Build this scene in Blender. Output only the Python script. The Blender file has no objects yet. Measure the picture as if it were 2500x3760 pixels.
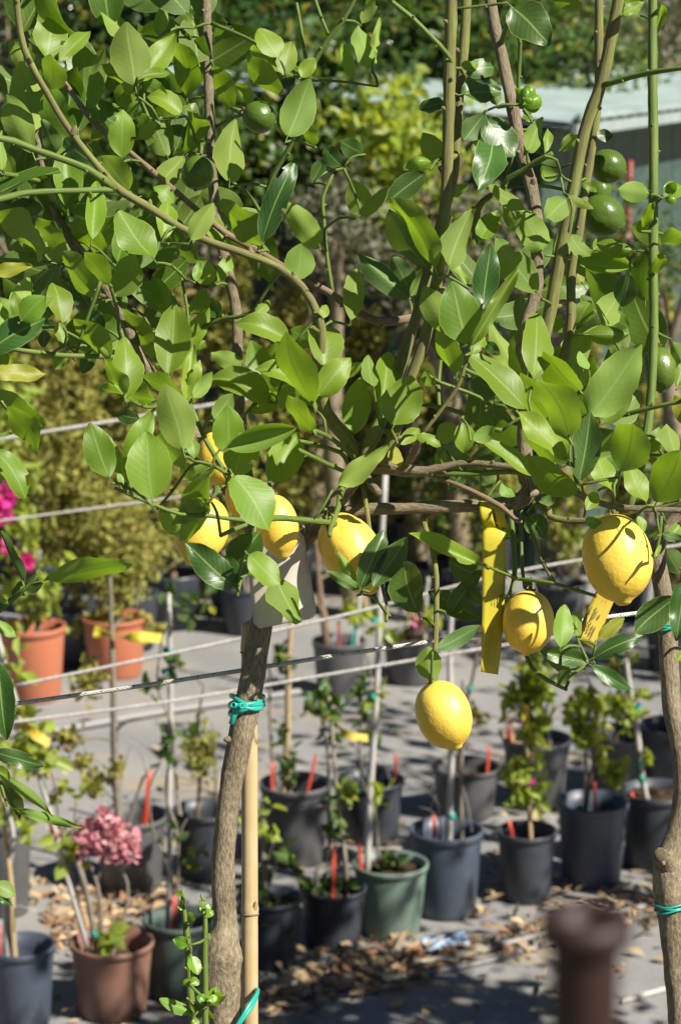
import bpy, math, random
import numpy as np
from mathutils import Vector, Matrix

# ------------------------------------------------------------------ camera, sky, sun, exposure
sc = bpy.context.scene
COL = sc.collection
R = math.radians
PITCH, CAMZ, FPX = R(11.5), 3.0, 2500 * 55 / 15.6
cd = bpy.data.cameras.new('camera'); cam = bpy.data.objects.new('camera', cd); COL.objects.link(cam)
cam.location = (0, 0, CAMZ); cam.rotation_euler = (math.pi / 2 - PITCH, 0, 0)
cd.sensor_fit = 'HORIZONTAL'; cd.sensor_width = 15.6; cd.lens = 55
cd.clip_start = 0.05; cd.clip_end = 600
cd.dof.use_dof = True; cd.dof.focus_distance = 2.37; cd.dof.aperture_fstop = 8.0; cd.dof.aperture_blades = 0
sc.camera = cam
SUN_AZ, SUN_EL = R(57), R(44)      # to the right of "behind the camera"
SUN = Vector((math.sin(SUN_AZ) * math.cos(SUN_EL), -math.cos(SUN_AZ) * math.cos(SUN_EL), math.sin(SUN_EL)))
w = bpy.data.worlds.new('World'); sc.world = w; w.use_nodes = True
nt = w.node_tree; sky = nt.nodes.new('ShaderNodeTexSky'); sky.sky_type = 'NISHITA'; sky.sun_disc = False
sky.sun_elevation = SUN_EL; sky.sun_rotation = math.pi - SUN_AZ; sky.altitude = 2000; sky.air_density = 0.5; sky.dust_density = 0.3
bg = nt.nodes['Background']; nt.links.new(sky.outputs[0], bg.inputs[0]); bg.inputs[1].default_value = 0.05
ld = bpy.data.lights.new('sun', 'SUN'); ld.energy = 5.0; ld.angle = R(0.53); ld.color = (1.0, 0.93, 0.82)
lo = bpy.data.objects.new('sun', ld); COL.objects.link(lo)
lo.rotation_euler = SUN.to_track_quat('Z', 'Y').to_euler(); lo.location = SUN * 30
sc.view_settings.view_transform = 'Standard'; sc.view_settings.look = 'None'
sc.view_settings.exposure = 0.9; sc.view_settings.gamma = 1.0
sc.render.engine = 'CYCLES'; sc.cycles.use_denoising = True
sc.cycles.max_bounces = 6; sc.cycles.diffuse_bounces = 3; sc.cycles.transmission_bounces = 4; sc.cycles.sample_clamp_indirect = 6

# ------------------------------------------------------------------ pixel <-> place
CR = Vector((1, 0, 0)); CF = Vector((0, math.cos(PITCH), -math.sin(PITCH))); CU = Vector((0, math.sin(PITCH), math.cos(PITCH)))
CC = Vector((0, 0, CAMZ))
def ray(px, py): return CF + CR * ((px - 1250) / FPX) + CU * ((1880 - py) / FPX)
def P(px, py, d): return CC + ray(px, py) * d
def G(px, py, z=0.0):
    v = ray(px, py); return CC + v * ((z - CAMZ) / v.z)
def proj(p):
    q = p - CC; d = q.dot(CF)
    return 1250 + q.dot(CR) / d * FPX, 1880 - q.dot(CU) / d * FPX, d
OFF = {1: (0, 0), 2: (1250, 0), 3: (0, 940), 4: (1250, 940), 5: (0, 1880), 6: (1250, 1880), 7: (0, 2820), 8: (1250, 2820)}
ZS = 1250 / 1568
def Z(k, x, y): return OFF[k][0] + x * ZS, OFF[k][1] + y * ZS
rng = random.Random(7)

# ------------------------------------------------------------------ materials
def newmat(name):
    m = bpy.data.materials.new(name); m.use_nodes = True
    t = m.node_tree; b = t.nodes['Principled BSDF']
    return m, t, b
def N(t, kind, **kw):
    n = t.nodes.new(kind)
    for k, v in kw.items(): setattr(n, k, v)
    return n
def ramp(t, fac, stops):
    r = N(t, 'ShaderNodeValToRGB'); e = r.color_ramp.elements
    e[0].position, e[0].color = stops[0][0], (*stops[0][1], 1)
    e[1].position, e[1].color = stops[-1][0], (*stops[-1][1], 1)
    for p, c in stops[1:-1]:
        x = e.new(p); x.color = (*c, 1)
    t.links.new(fac, r.inputs[0]); return r.outputs[0]
def noise(t, scale, detail=3, vec=None, rough=0.55):
    n = N(t, 'ShaderNodeTexNoise'); n.inputs['Scale'].default_value = scale
    n.inputs['Detail'].default_value = detail; n.inputs['Roughness'].default_value = rough
    if vec is not None: t.links.new(vec, n.inputs['Vector'])
    return n.outputs[0]
def mapping(t, src, sx, sy, sz):
    m = N(t, 'ShaderNodeMapping'); m.inputs['Scale'].default_value = (sx, sy, sz); t.links.new(src, m.inputs[0]); return m.outputs[0]
def texco(t, what='Object'): return N(t, 'ShaderNodeTexCoord').outputs[what]
def bump(t, b, h, strength, dist=0.002):
    n = N(t, 'ShaderNodeBump'); n.inputs['Strength'].default_value = strength; n.inputs['Distance'].default_value = dist
    t.links.new(h, n.inputs['Height']); t.links.new(n.outputs[0], b.inputs['Normal'])
def mixc(t, fac, a, b_, mode='MIX'):
    m = N(t, 'ShaderNodeMix', data_type='RGBA', blend_type=mode)
    for s, v in ((0, fac), (6, a), (7, b_)):
        if hasattr(v, 'is_output'): t.links.new(v, m.inputs[s])
        elif s == 0: m.inputs[s].default_value = v
        else: m.inputs[s].default_value = (*v, 1)
    return m.outputs[2]
def math_(t, op, a, b=None, c=None):
    m = N(t, 'ShaderNodeMath', operation=op)
    for i, v in enumerate((a, b, c)):
        if v is None: continue
        if hasattr(v, 'is_output'): t.links.new(v, m.inputs[i])
        else: m.inputs[i].default_value = v
    return m.outputs[0]
def plain(name, c1, c2, scale=30, rough=0.6, bmp=0.2, bd=0.002, spec=0.4, uvs=None):
    m, t, b = newmat(name)
    v = mapping(t, texco(t, 'UV'), *uvs) if uvs else texco(t)
    n = noise(t, scale if not uvs else 1.0, 5, v)
    t.links.new(ramp(t, n, [(0.3, c1), (0.7, c2)]), b.inputs['Base Color'])
    b.inputs['Roughness'].default_value = rough; b.inputs['Specular IOR Level'].default_value = spec
    if bmp: bump(t, b, n, bmp, bd)
    return m
def leafmat(name, top, under, trans, tf=0.35, rough=0.38, per_island=False, spread=0.5, veins=True, spec=0.45, yellow=(0.35, 0.30, 0.03), yamt=0.12):
    """two-sided leaf: glossy upper face, paler matt underside, light coming through"""
    m, t, b = newmat(name)
    g = N(t, 'ShaderNodeNewGeometry')
    rnd = g.outputs['Random Per Island'] if per_island else N(t, 'ShaderNodeObjectInfo').outputs['Random']
    side = mixc(t, g.outputs['Backfacing'], top, under)
    val = math_(t, 'MULTIPLY_ADD', rnd, spread, 1 - spread / 2)
    hsv = N(t, 'ShaderNodeHueSaturation')
    h2 = math_(t, 'FRACT', math_(t, 'MULTIPLY', rnd, 17.31))
    t.links.new(math_(t, 'MULTIPLY_ADD', h2, 0.035, 0.4825), hsv.inputs['Hue'])
    t.links.new(val, hsv.inputs['Value']); t.links.new(side, hsv.inputs['Color'])
    col = hsv.outputs[0]
    big = noise(t, 9 if not per_island else 4, 4, texco(t))
    blot = math_(t, 'MULTIPLY', math_(t, 'GREATER_THAN', math_(t, 'FRACT', math_(t, 'MULTIPLY', rnd, 7.7)), 1 - yamt), math_(t, 'SMOOTH_MIN', math_(t, 'MULTIPLY', big, 1.2), 0.8, 0.1))
    col = mixc(t, blot, col, yellow)
    trn = N(t, 'ShaderNodeBsdfTranslucent')
    tcol = mixc(t, math_(t, 'MULTIPLY', h2, 0.5), trans, (trans[0] * 1.25, trans[1] * 0.95, trans[2]))
    if veins:
        sx = N(t, 'ShaderNodeSeparateXYZ'); t.links.new(texco(t, 'UV'), sx.inputs[0])
        a = math_(t, 'ABSOLUTE', math_(t, 'MULTIPLY_ADD', sx.outputs[0], 2, -1))
        mid = math_(t, 'LESS_THAN', a, 0.055)
        vv = math_(t, 'MULTIPLY', math_(t, 'MULTIPLY_ADD', a, -0.28, sx.outputs[1]), 9.0)
        sv = math_(t, 'PINGPONG', vv, 0.5)
        vein = math_(t, 'MULTIPLY', math_(t, 'LESS_THAN', sv, 0.045), 0.22)
        vf = math_(t, 'MAXIMUM', math_(t, 'MULTIPLY', mid, 0.75), vein)
        col = mixc(t, vf, col, (0.24, 0.34, 0.10))
        tcol = mixc(t, math_(t, 'MULTIPLY', noise(t, 5.0, 5, texco(t, 'UV'), 0.65), 0.75), tcol, (trans[0] * 0.55, trans[1] * 0.55, trans[2] * 0.55))
        tcol = mixc(t, math_(t, 'MINIMUM', math_(t, 'MULTIPLY', vf, 1.6), 0.8), tcol, (trans[0] * 0.5, trans[1] * 0.5, trans[2] * 0.5))
        edge = math_(t, 'GREATER_THAN', a, 0.95)
        col = mixc(t, math_(t, 'MULTIPLY', edge, 0.45), col, (0.30, 0.36, 0.10))
        fine = noise(t, 60, 3, texco(t, 'UV'))
        hgt = math_(t, 'ADD', math_(t, 'MULTIPLY', math_(t, 'SMOOTH_MIN', sv, 0.18, 0.1), 2.5), math_(t, 'MULTIPLY', fine, 0.5))
        bump(t, b, hgt, 0.13, 0.0012)
    t.links.new(col, b.inputs['Base Color'])
    rg = N(t, 'ShaderNodeMapRange'); rg.inputs[3].default_value = rough; rg.inputs[4].default_value = min(1, rough + 0.25)
    t.links.new(g.outputs['Backfacing'], rg.inputs[0]); t.links.new(rg.outputs[0], b.inputs['Roughness'])
    b.inputs['Specular IOR Level'].default_value = spec
    t.links.new(tcol, trn.inputs['Color'])
    mx = N(t, 'ShaderNodeMixShader'); mx.inputs[0].default_value = tf
    t.links.new(b.outputs[0], mx.inputs[1]); t.links.new(trn.outputs[0], mx.inputs[2])
    t.links.new(mx.outputs[0], t.nodes['Material Output'].inputs['Surface'])
    return m
M = {}
M['leaf'] = leafmat('citrus leaf', (0.135, 0.222, 0.02), (0.175, 0.26, 0.045), (0.42, 0.74, 0.02), tf=0.32, rough=0.44, spec=0.32, yamt=0.03)
M['leaf_mass'] = leafmat('citrus leaf mass', (0.065, 0.125, 0.015), (0.10, 0.165, 0.03), (0.24, 0.48, 0.015), tf=0.28, rough=0.38, spec=0.38, yamt=0.03, per_island=True)  # darker than the single leaves: shade inside the crown put into the colour
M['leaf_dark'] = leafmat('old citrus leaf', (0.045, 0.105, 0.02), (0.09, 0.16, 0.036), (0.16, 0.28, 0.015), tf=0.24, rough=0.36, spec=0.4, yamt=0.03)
M['leaf_young'] = leafmat('young citrus leaf', (0.12, 0.25, 0.015), (0.13, 0.25, 0.035), (0.36, 0.6, 0.03), tf=0.3, rough=0.3, spec=0.45, yamt=0.0)
M['lime'] = leafmat('light green leaf', (0.23, 0.315, 0.04), (0.26, 0.34, 0.07), (0.6, 0.72, 0.05), tf=0.4, per_island=True, veins=False)
M['mid'] = leafmat('green leaf', (0.045, 0.099, 0.0162), (0.072, 0.126, 0.0315), (0.198, 0.324, 0.027), tf=0.28, per_island=True, veins=False, spread=0.8)
M['dark'] = leafmat('dark green leaf', (0.024, 0.06, 0.0144), (0.04, 0.08, 0.024), (0.128, 0.256, 0.024), tf=0.3, per_island=True, veins=False, rough=0.2, spread=0.9, spec=0.6)
M['juniper'] = leafmat('juniper sprig', (0.276, 0.283, 0.0635), (0.276, 0.283, 0.0717), (0.512, 0.512, 0.0922), tf=0.38, per_island=True, veins=False, rough=0.6, spread=1.0, yellow=(0.307, 0.195, 0.082), yamt=0.12)
M['scrub'] = leafmat('scrub leaf', (0.0935, 0.106, 0.051), (0.128, 0.136, 0.085), (0.212, 0.238, 0.068), tf=0.25, per_island=True, veins=False, rough=0.55, spread=0.9, yellow=(0.238, 0.212, 0.17), yamt=0.3)
M['pink'] = leafmat('faded pink petal', (0.66, 0.36, 0.38), (0.68, 0.42, 0.42), (0.8, 0.4, 0.42), tf=0.3, per_island=True, veins=False, rough=0.7, spread=0.9, yellow=(0.50, 0.08, 0.19), yamt=0.4)
M['magenta'] = leafmat('magenta bract', (0.65, 0.03, 0.27), (0.65, 0.06, 0.3), (0.9, 0.08, 0.4), tf=0.35, per_island=True, veins=False, rough=0.6, spread=0.5, yamt=0.0)

def barkmat(name, stops, su, sv, bmp=0.6, rough=0.8):
    m, t, b = newmat(name); uv = texco(t, 'UV')
    n1 = noise(t, 1.0, 6, mapping(t, uv, su, sv, 1), 0.65); n2 = noise(t, 34.0, 5, texco(t))
    f = math_(t, 'MULTIPLY_ADD', n1, 0.65, math_(t, 'MULTIPLY', n2, 0.35))
    t.links.new(ramp(t, f, stops), b.inputs['Base Color']); b.inputs['Roughness'].default_value = rough
    b.inputs['Specular IOR Level'].default_value = 0.25
    bump(t, b, n1, bmp, 0.003); return m
M['bark'] = barkmat('grey brown citrus bark', [(0.32, (0.0572, 0.0447, 0.0291)), (0.47, (0.198, 0.156, 0.0988)), (0.58, (0.291, 0.244, 0.161)), (0.72, (0.458, 0.406, 0.291))], 30, 120, 1.0)
M['stem'] = barkmat('streaked young stem', [(0.33, (0.085, 0.0638, 0.034)), (0.46, (0.162, 0.14, 0.0638)), (0.54, (0.162, 0.178, 0.0467)), (0.7, (0.255, 0.272, 0.0935))], 9, 22, 0.5)
M['twig'] = barkmat('green twig', [(0.35, (0.0765, 0.122, 0.0229)), (0.55, (0.122, 0.176, 0.0344)), (0.75, (0.207, 0.23, 0.0842))], 6, 20, 0.35, 0.55)
M['drytwig'] = barkmat('dry twig', [(0.35, (0.112, 0.072, 0.044)), (0.65, (0.264, 0.2, 0.136))], 8, 25, 0.5)
M['greytwig'] = barkmat('grey dry stem', [(0.35, (0.128, 0.112, 0.088)), (0.65, (0.288, 0.256, 0.208))], 8, 25, 0.5)
M['bamboo'] = barkmat('bamboo cane', [(0.35, (0.352, 0.247, 0.12)), (0.55, (0.45, 0.345, 0.188)), (0.75, (0.495, 0.413, 0.255))], 10, 3, 0.15, 0.42)
M['oldbamboo'] = barkmat('weathered cane', [(0.35, (0.27, 0.225, 0.165)), (0.7, (0.413, 0.36, 0.285))], 10, 4, 0.2, 0.7)
M['whitestake'] = barkmat('whitewashed stake', [(0.35, (0.36, 0.344, 0.32)), (0.7, (0.528, 0.512, 0.48))], 10, 4, 0.2, 0.7)

def lemonmat(name, c1, c2, c3, rough, sss):
    m, t, b = newmat(name); o = texco(t)
    n = noise(t, 22, 3, o); big = noise(t, 8, 2, o)
    t.links.new(ramp(t, big, [(0.3, c1), (0.55, c2), (0.8, c3)]), b.inputs['Base Color'])
    v = N(t, 'ShaderNodeTexVoronoi'); v.inputs['Scale'].default_value = 420; t.links.new(o, v.inputs['Vector'])
    lump = noise(t, 130, 2, o)
    h = math_(t, 'ADD', math_(t, 'MULTIPLY', v.outputs[0], 0.12), math_(t, 'ADD', math_(t, 'MULTIPLY', lump, 0.7), math_(t, 'MULTIPLY', n, 1.2)))
    bump(t, b, h, 0.55, 0.0018)
    b.inputs['Roughness'].default_value = rough; b.inputs['Specular IOR Level'].default_value = 0.45
    b.inputs['Subsurface Weight'].default_value = sss; b.inputs['Subsurface Scale'].default_value = 0.004
    b.inputs['Subsurface Radius'].default_value = (1.0, 0.6, 0.15)
    return m
M['lemon'] = lemonmat('ripe lemon peel', (0.709, 0.453, 0.0341), (0.735, 0.522, 0.0683), (0.752, 0.588, 0.128), 0.42, 0.12)
M['greenlemon'] = lemonmat('green lemon peel', (0.054, 0.104, 0.0108), (0.0792, 0.137, 0.0144), (0.115, 0.18, 0.0216), 0.34, 0.05)
def plastic(name, c, rough=0.4, dust=0.25, dc=(0.25, 0.24, 0.22), spec=0.5):
    m, t, b = newmat(name); o = texco(t)
    n = noise(t, 7, 6, o, 0.65); n2 = noise(t, 60, 3, o)
    f = math_(t, 'MULTIPLY', math_(t, 'POWER', math_(t, 'MULTIPLY_ADD', n, 0.8, math_(t, 'MULTIPLY', n2, 0.25)), 2.2), dust * 2)
    t.links.new(mixc(t, f, c, dc), b.inputs['Base Color'])
    t.links.new(math_(t, 'MULTIPLY_ADD', n, 0.3, rough - 0.1), b.inputs['Roughness'])
    b.inputs['Specular IOR Level'].default_value = spec
    bump(t, b, n2, 0.08, 0.002); return m
M['blackpot'] = plastic('black nursery plastic', (0.026, 0.033, 0.047), 0.4, 0.22, (0.16, 0.17, 0.18))
M['greypot'] = plastic('grey weathered plastic', (0.0562, 0.0615, 0.069), 0.5, 0.3)
M['bluepot'] = plastic('slate blue plastic', (0.042, 0.058, 0.09), 0.38, 0.22, (0.2, 0.22, 0.24))
M['greenpot'] = plastic('sage green plastic', (0.136, 0.212, 0.17), 0.45, 0.2)
M['dkgreenpot'] = plastic('dark green plastic', (0.045, 0.085, 0.075), 0.45, 0.25)
M['brownpot'] = plastic('dull terracotta plastic', (0.208, 0.1, 0.068), 0.5, 0.3, (0.288, 0.224, 0.192))
M['orangepot'] = plastic('bright terracotta plastic', (0.42, 0.135, 0.065), 0.5, 0.12, (0.4, 0.25, 0.18))
M['red'] = plastic('red plastic', (0.496, 0.056, 0.028), 0.4, 0.1)
M['teal'] = plastic('turquoise plastic', (0.012, 0.336, 0.264), 0.3, 0.06)
M['yellow'] = plastic('yellow plastic', (0.445, 0.382, 0.0159), 0.45, 0.04, (0.468, 0.374, 0.0935))
M['yellowdull'] = plastic('weathered yellow plastic', (0.48, 0.36, 0.024), 0.5, 0.12)
M['ink'] = plastic('faded ink', (0.09, 0.085, 0.03), 0.6, 0.0)
M['inkfaint'] = plastic('bleached ink', (0.42, 0.37, 0.03), 0.6, 0.0)
M['card'] = plain('stained card', (0.448, 0.405, 0.345), (0.569, 0.535, 0.475), 26, 0.75, 0.1)
M['soil'] = plain('potting soil', (0.02, 0.014, 0.010), (0.085, 0.058, 0.040), 60, 0.95, 1.0, 0.01, 0.1)
M['rust'] = plain('rusty brown paint', (0.0175, 0.009, 0.0075), (0.0425, 0.021, 0.0165), 18, 0.55, 0.3)
M['hose'] = plastic('grey hose', (0.24, 0.24, 0.24), 0.5, 0.3)
M['metal'] = plastic('grey metal pole', (0.288, 0.296, 0.304), 0.4, 0.2)
M['dry'] = leafmat('dry leaf', (0.416, 0.312, 0.184), (0.44, 0.344, 0.224), (0.36, 0.24, 0.112), tf=0.15, per_island=True, veins=False, rough=0.7, spread=0.9, yellow=(0.36, 0.152, 0.072), yamt=0.3)
M['bluecloth'] = plain('pale blue film', (0.22, 0.36, 0.62), (0.45, 0.58, 0.75), 40, 0.4, 0.5)
# rope: plaited white cord with black tracer flecks
m, t, b = newmat('white cord with black flecks'); uv = texco(t, 'UV')
sx = N(t, 'ShaderNodeSeparateXYZ'); t.links.new(uv, sx.inputs[0])
dg = math_(t, 'ADD', math_(t, 'MULTIPLY', sx.outputs[1], 220.0), math_(t, 'MULTIPLY', sx.outputs[0], 6.0))
dg2 = math_(t, 'SUBTRACT', math_(t, 'MULTIPLY', sx.outputs[1], 220.0), math_(t, 'MULTIPLY', sx.outputs[0], 6.0))
br = math_(t, 'ADD', math_(t, 'PINGPONG', dg, 0.5), math_(t, 'PINGPONG', dg2, 0.5))
bump(t, b, br, 0.7, 0.0012)
f1 = math_(t, 'FRACT', math_(t, 'ADD', math_(t, 'MULTIPLY', sx.outputs[1], 60.0), sx.outputs[0]))
f2 = math_(t, 'FRACT', math_(t, 'MULTIPLY', sx.outputs[0], 3.0))
fl = math_(t, 'MULTIPLY', math_(t, 'LESS_THAN', f1, 0.09), math_(t, 'LESS_THAN', f2, 0.3))
base = ramp(t, noise(t, 40, 4, texco(t)), [(0.3, (0.425, 0.399, 0.357)), (0.7, (0.612, 0.595, 0.561))])
t.links.new(mixc(t, fl, base, (0.03, 0.03, 0.035)), b.inputs['Base Color']); b.inputs['Roughness'].default_value = 0.85
M['rope'] = m
# weed mat ground: woven grey fabric, dust and sandy patches; beyond it dry soil and grass
m, t, b = newmat('weed mat and dry soil'); o = texco(t)
sx = N(t, 'ShaderNodeSeparateXYZ'); t.links.new(o, sx.inputs[0])
n1 = noise(t, 1.3, 6, o, 0.6); n2 = noise(t, 38, 4, o); wv = noise(t, 1.0, 2, mapping(t, o, 40, 260, 1))
mat_c = ramp(t, math_(t, 'MULTIPLY_ADD', n1, 0.7, math_(t, 'MULTIPLY', n2, 0.3)), [(0.3, (0.166, 0.17, 0.174)), (0.5, (0.248, 0.248, 0.244)), (0.72, (0.347, 0.331, 0.298))])
mat_c = mixc(t, math_(t, 'MULTIPLY', wv, 0.3), mat_c, (0.115, 0.122, 0.13))
soil_c = ramp(t, math_(t, 'MULTIPLY_ADD', n1, 0.6, math_(t, 'MULTIPLY', n2, 0.4)), [(0.3, (0.16, 0.124, 0.072)), (0.5, (0.24, 0.208, 0.112)), (0.62, (0.176, 0.2, 0.072)), (0.8, (0.32, 0.272, 0.176))])
far = N(t, 'ShaderNodeMapRange'); far.inputs[1].default_value = 13.6; far.inputs[2].default_value = 14.6
t.links.new(math_(t, 'ADD', sx.outputs[1], n1), far.inputs[0])
sand = math_(t, 'MULTIPLY', math_(t, 'GREATER_THAN', noise(t, 1.0, 5, mapping(t, o, 1.1, 3.4, 1)), 0.60), 0.75)
col = mixc(t, sand, mat_c, (0.30, 0.25, 0.18)); col = mixc(t, far.outputs[0], col, soil_c)
t.links.new(col, b.inputs['Base Color']); b.inputs['Roughness'].default_value = 0.75
bump(t, b, math_(t, 'ADD', math_(t, 'MULTIPLY', wv, 0.3), math_(t, 'MULTIPLY', n1, 4.0)), 0.5, 0.01)
M['ground'] = m
M['terrace'] = plain('packed earth', (0.09, 0.075, 0.055), (0.15, 0.13, 0.1), 6, 0.9, 0.6, 0.02, 0.1)

# ------------------------------------------------------------------ builders
def mesh(name, verts, faces, mat, uvs=None, smooth=True):
    me = bpy.data.meshes.new(name); me.from_pydata([tuple(v) for v in verts], [], faces)
    if mat is not None: me.materials.append(mat)
    if uvs is not None:
        ul = me.uv_layers.new(name='UVMap'); li = np.empty(len(me.loops), dtype=np.int32); me.loops.foreach_get('vertex_index', li)
        ul.data.foreach_set('uv', np.asarray(uvs, dtype=np.float32)[li].ravel())
    if smooth: me.polygons.foreach_set('use_smooth', [True] * len(me.polygons))
    me.update(); return me
def link(name, me, parent=None, mat4=None):
    o = bpy.data.objects.new(name, me); COL.objects.link(o)
    if mat4 is not None: o.matrix_basis = mat4
    if parent is not None: attach(o, parent)
    return o
def world(o):
    return world(o.parent) @ o.matrix_parent_inverse @ o.matrix_basis if o.parent else o.matrix_basis
def attach(o, parent):
    o.parent = parent; o.matrix_parent_inverse = world(parent).inverted()
def mk(name, verts, faces, mat, parent=None, uvs=None, smooth=True):
    V = np.asarray([tuple(v) for v in verts], dtype=float); c = (V.min(0) + V.max(0)) / 2; c[2] = V[:, 2].min()
    o = link(name, mesh(name, V - c, faces, mat, uvs, smooth), parent, Matrix.Translation(Vector(c)))
    if name in STUFF: o['kind'] = 'stuff'
    return o
STUFF = {'foliage', 'crown', 'bloom', 'mulch', 'print'}
def tag(o, label, cat, group=None, kind=None):
    if label: o['label'] = label
    if cat: o['category'] = cat
    if group: o['group'] = group
    if kind: o['kind'] = kind
    return o
def thing(name, loc, label, cat, group=None):
    e = bpy.data.objects.new(name, None); COL.objects.link(e); e.empty_display_size = 0.05
    e.matrix_basis = Matrix.Translation(Vector(loc)); return tag(e, label, cat, group)
def merge(parts):
    V, F, U = [], [], []
    for p in parts:
        k = len(V); V += list(p[0]); F += [tuple(i + k for i in f) for f in p[1]]
        U += list(p[2]) if len(p) > 2 else [(0, 0)] * len(p[0])
    return V, F, U
def catmull(pts, rad, step):
    """smooth a polyline of Vectors with radii"""
    if len(pts) < 3: n = max(2, int((pts[1] - pts[0]).length / step)); T = [i / n for i in range(n + 1)]; return [pts[0].lerp(pts[1], a) for a in T], [rad[0] + (rad[1] - rad[0]) * a for a in T]
    Q, S = [], []; e = [pts[0] * 2 - pts[1]] + list(pts) + [pts[-1] * 2 - pts[-2]]
    for i in range(len(pts) - 1):
        p0, p1, p2, p3 = e[i:i + 4]; n = max(2, int((p2 - p1).length / step))
        for k in range(n):
            a = k / n
            Q.append(0.5 * ((2 * p1) + (p2 - p0) * a + (2 * p0 - 5 * p1 + 4 * p2 - p3) * a * a + (3 * p1 - p0 - 3 * p2 + p3) * a ** 3))
            S.append(rad[i] + (rad[i + 1] - rad[i]) * (3 * a * a - 2 * a ** 3))
    return Q + [pts[-1]], S + [rad[-1]]
def tube(pts, rad, sides=8, jit=0.0, r=rng, nubs=0.0, cap=0.35):
    V, F, U = [], [], []; n = len(pts); up = Vector((0.13, 0.9, 0.21)); L = 0; ph = r.random() * 6
    for i in range(n):
        t_ = (pts[min(i + 1, n - 1)] - pts[max(i - 1, 0)]); t_ = t_.normalized() if t_.length > 1e-9 else Vector((0, 0, 1))
        a = up - t_ * up.dot(t_); a = a.normalized() if a.length > 1e-6 else t_.orthogonal().normalized(); up = a; b_ = t_.cross(a)
        if i: L += (pts[i] - pts[i - 1]).length
        for k in range(sides + 1):
            th = 2 * math.pi * k / sides
            q = rad[i] * (1 + jit * math.sin(3 * th + L * 60 + ph) + jit * 0.7 * math.sin(L * 150 + ph * 3 + th))
            V.append(pts[i] + (a * math.cos(th) + b_ * math.sin(th)) * q); U.append((k / sides, L))
    s = sides + 1
    for i in range(n - 1):
        for k in range(sides): F.append((i * s + k, i * s + k + 1, i * s + s + k + 1, i * s + s + k))
    for e, d in ((0, -1), (n - 1, 1)):
        t_ = (pts[1] - pts[0]) if e == 0 else (pts[-1] - pts[-2]); t_ = t_.normalized() if t_.length > 1e-9 else Vector((0, 0, 1))
        V.append(pts[e] + t_ * d * rad[e] * cap); U.append((0, 0)); c = len(V) - 1
        for k in range(sides):
            F.append((c, e * s + k + 1, e * s + k) if d < 0 else (c, e * s + k, e * s + k + 1))
    return V, F, U
def nub(p, d, r0, h):
    d = d.normalized(); a = d.orthogonal().normalized(); b_ = d.cross(a); V = []; F = []
    for j, (rr, hh) in enumerate(((1.3, -0.3), (1.0, 0.35), (0.6, 0.8), (0.25, 1.0))):
        for k in range(6):
            th = k * math.pi / 3; V.append(p + d * (hh * h) + (a * math.cos(th) + b_ * math.sin(th)) * (r0 * rr))
    for j in range(3):
        for k in range(6): F.append((j * 6 + k, j * 6 + (k + 1) % 6, j * 6 + 6 + (k + 1) % 6, j * 6 + 6 + k))
    F.append((18, 19, 20, 21, 22, 23)); return V, F, [(0.3, 0.1)] * 24
def stemparts(pts, rad, step=0.012, sides=9, jit=0.03, nodes=0.03, r=rng, nubsize=1.0):
    Q, S = catmull(pts, rad, step); L = 0; nxt = nodes * r.uniform(0.2, 1); parts = []
    for i in range(1, len(Q)):
        L += (Q[i] - Q[i - 1]).length
        if nodes and L > nxt and 1 < i < len(Q) - 1:
            nxt = L + nodes * r.uniform(0.6, 1.5); S[i] *= 1.1
            t_ = (Q[i] - Q[i - 1]).normalized(); d = Vector((r.uniform(-1, 1), r.uniform(-1, 0.4), r.uniform(-1, 1))); d -= t_ * d.dot(t_)
            if d.length > 0.1:
                d.normalize(); h = nubsize * r.uniform(0.0022, 0.0042); parts.append(nub(Q[i] + d * S[i] * 0.85, d + t_ * 0.5, h * 0.55, h))
    return merge([tube(Q, S, sides, jit, r)] + parts), Q, S
def lathe(prof, seg=28, fn=None):
    V, F, U = [], [], []
    for j, (r_, z) in enumerate(prof):
        for k in range(seg):
            th = 2 * math.pi * k / seg; q = fn(th, j / (len(prof) - 1)) if fn else 1
            V.append(Vector((r_ * q * math.cos(th), r_ * q * math.sin(th), z))); U.append((k / seg, z))
    for j in range(len(prof) - 1):
        for k in range(seg): F.append((j * seg + k, j * seg + (k + 1) % seg, j * seg + seg + (k + 1) % seg, j * seg + seg + k))
    return V, F, U
def box(x0, x1, y0, y1, z0, z1):
    V = [Vector((x, y, z)) for z in (z0, z1) for y in (y0, y1) for x in (x0, x1)]
    return V, [(0, 2, 3, 1), (4, 5, 7, 6), (0, 1, 5, 4), (1, 3, 7, 5), (3, 2, 6, 7), (2, 0, 4, 6)], [(0, 0)] * 8

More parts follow.
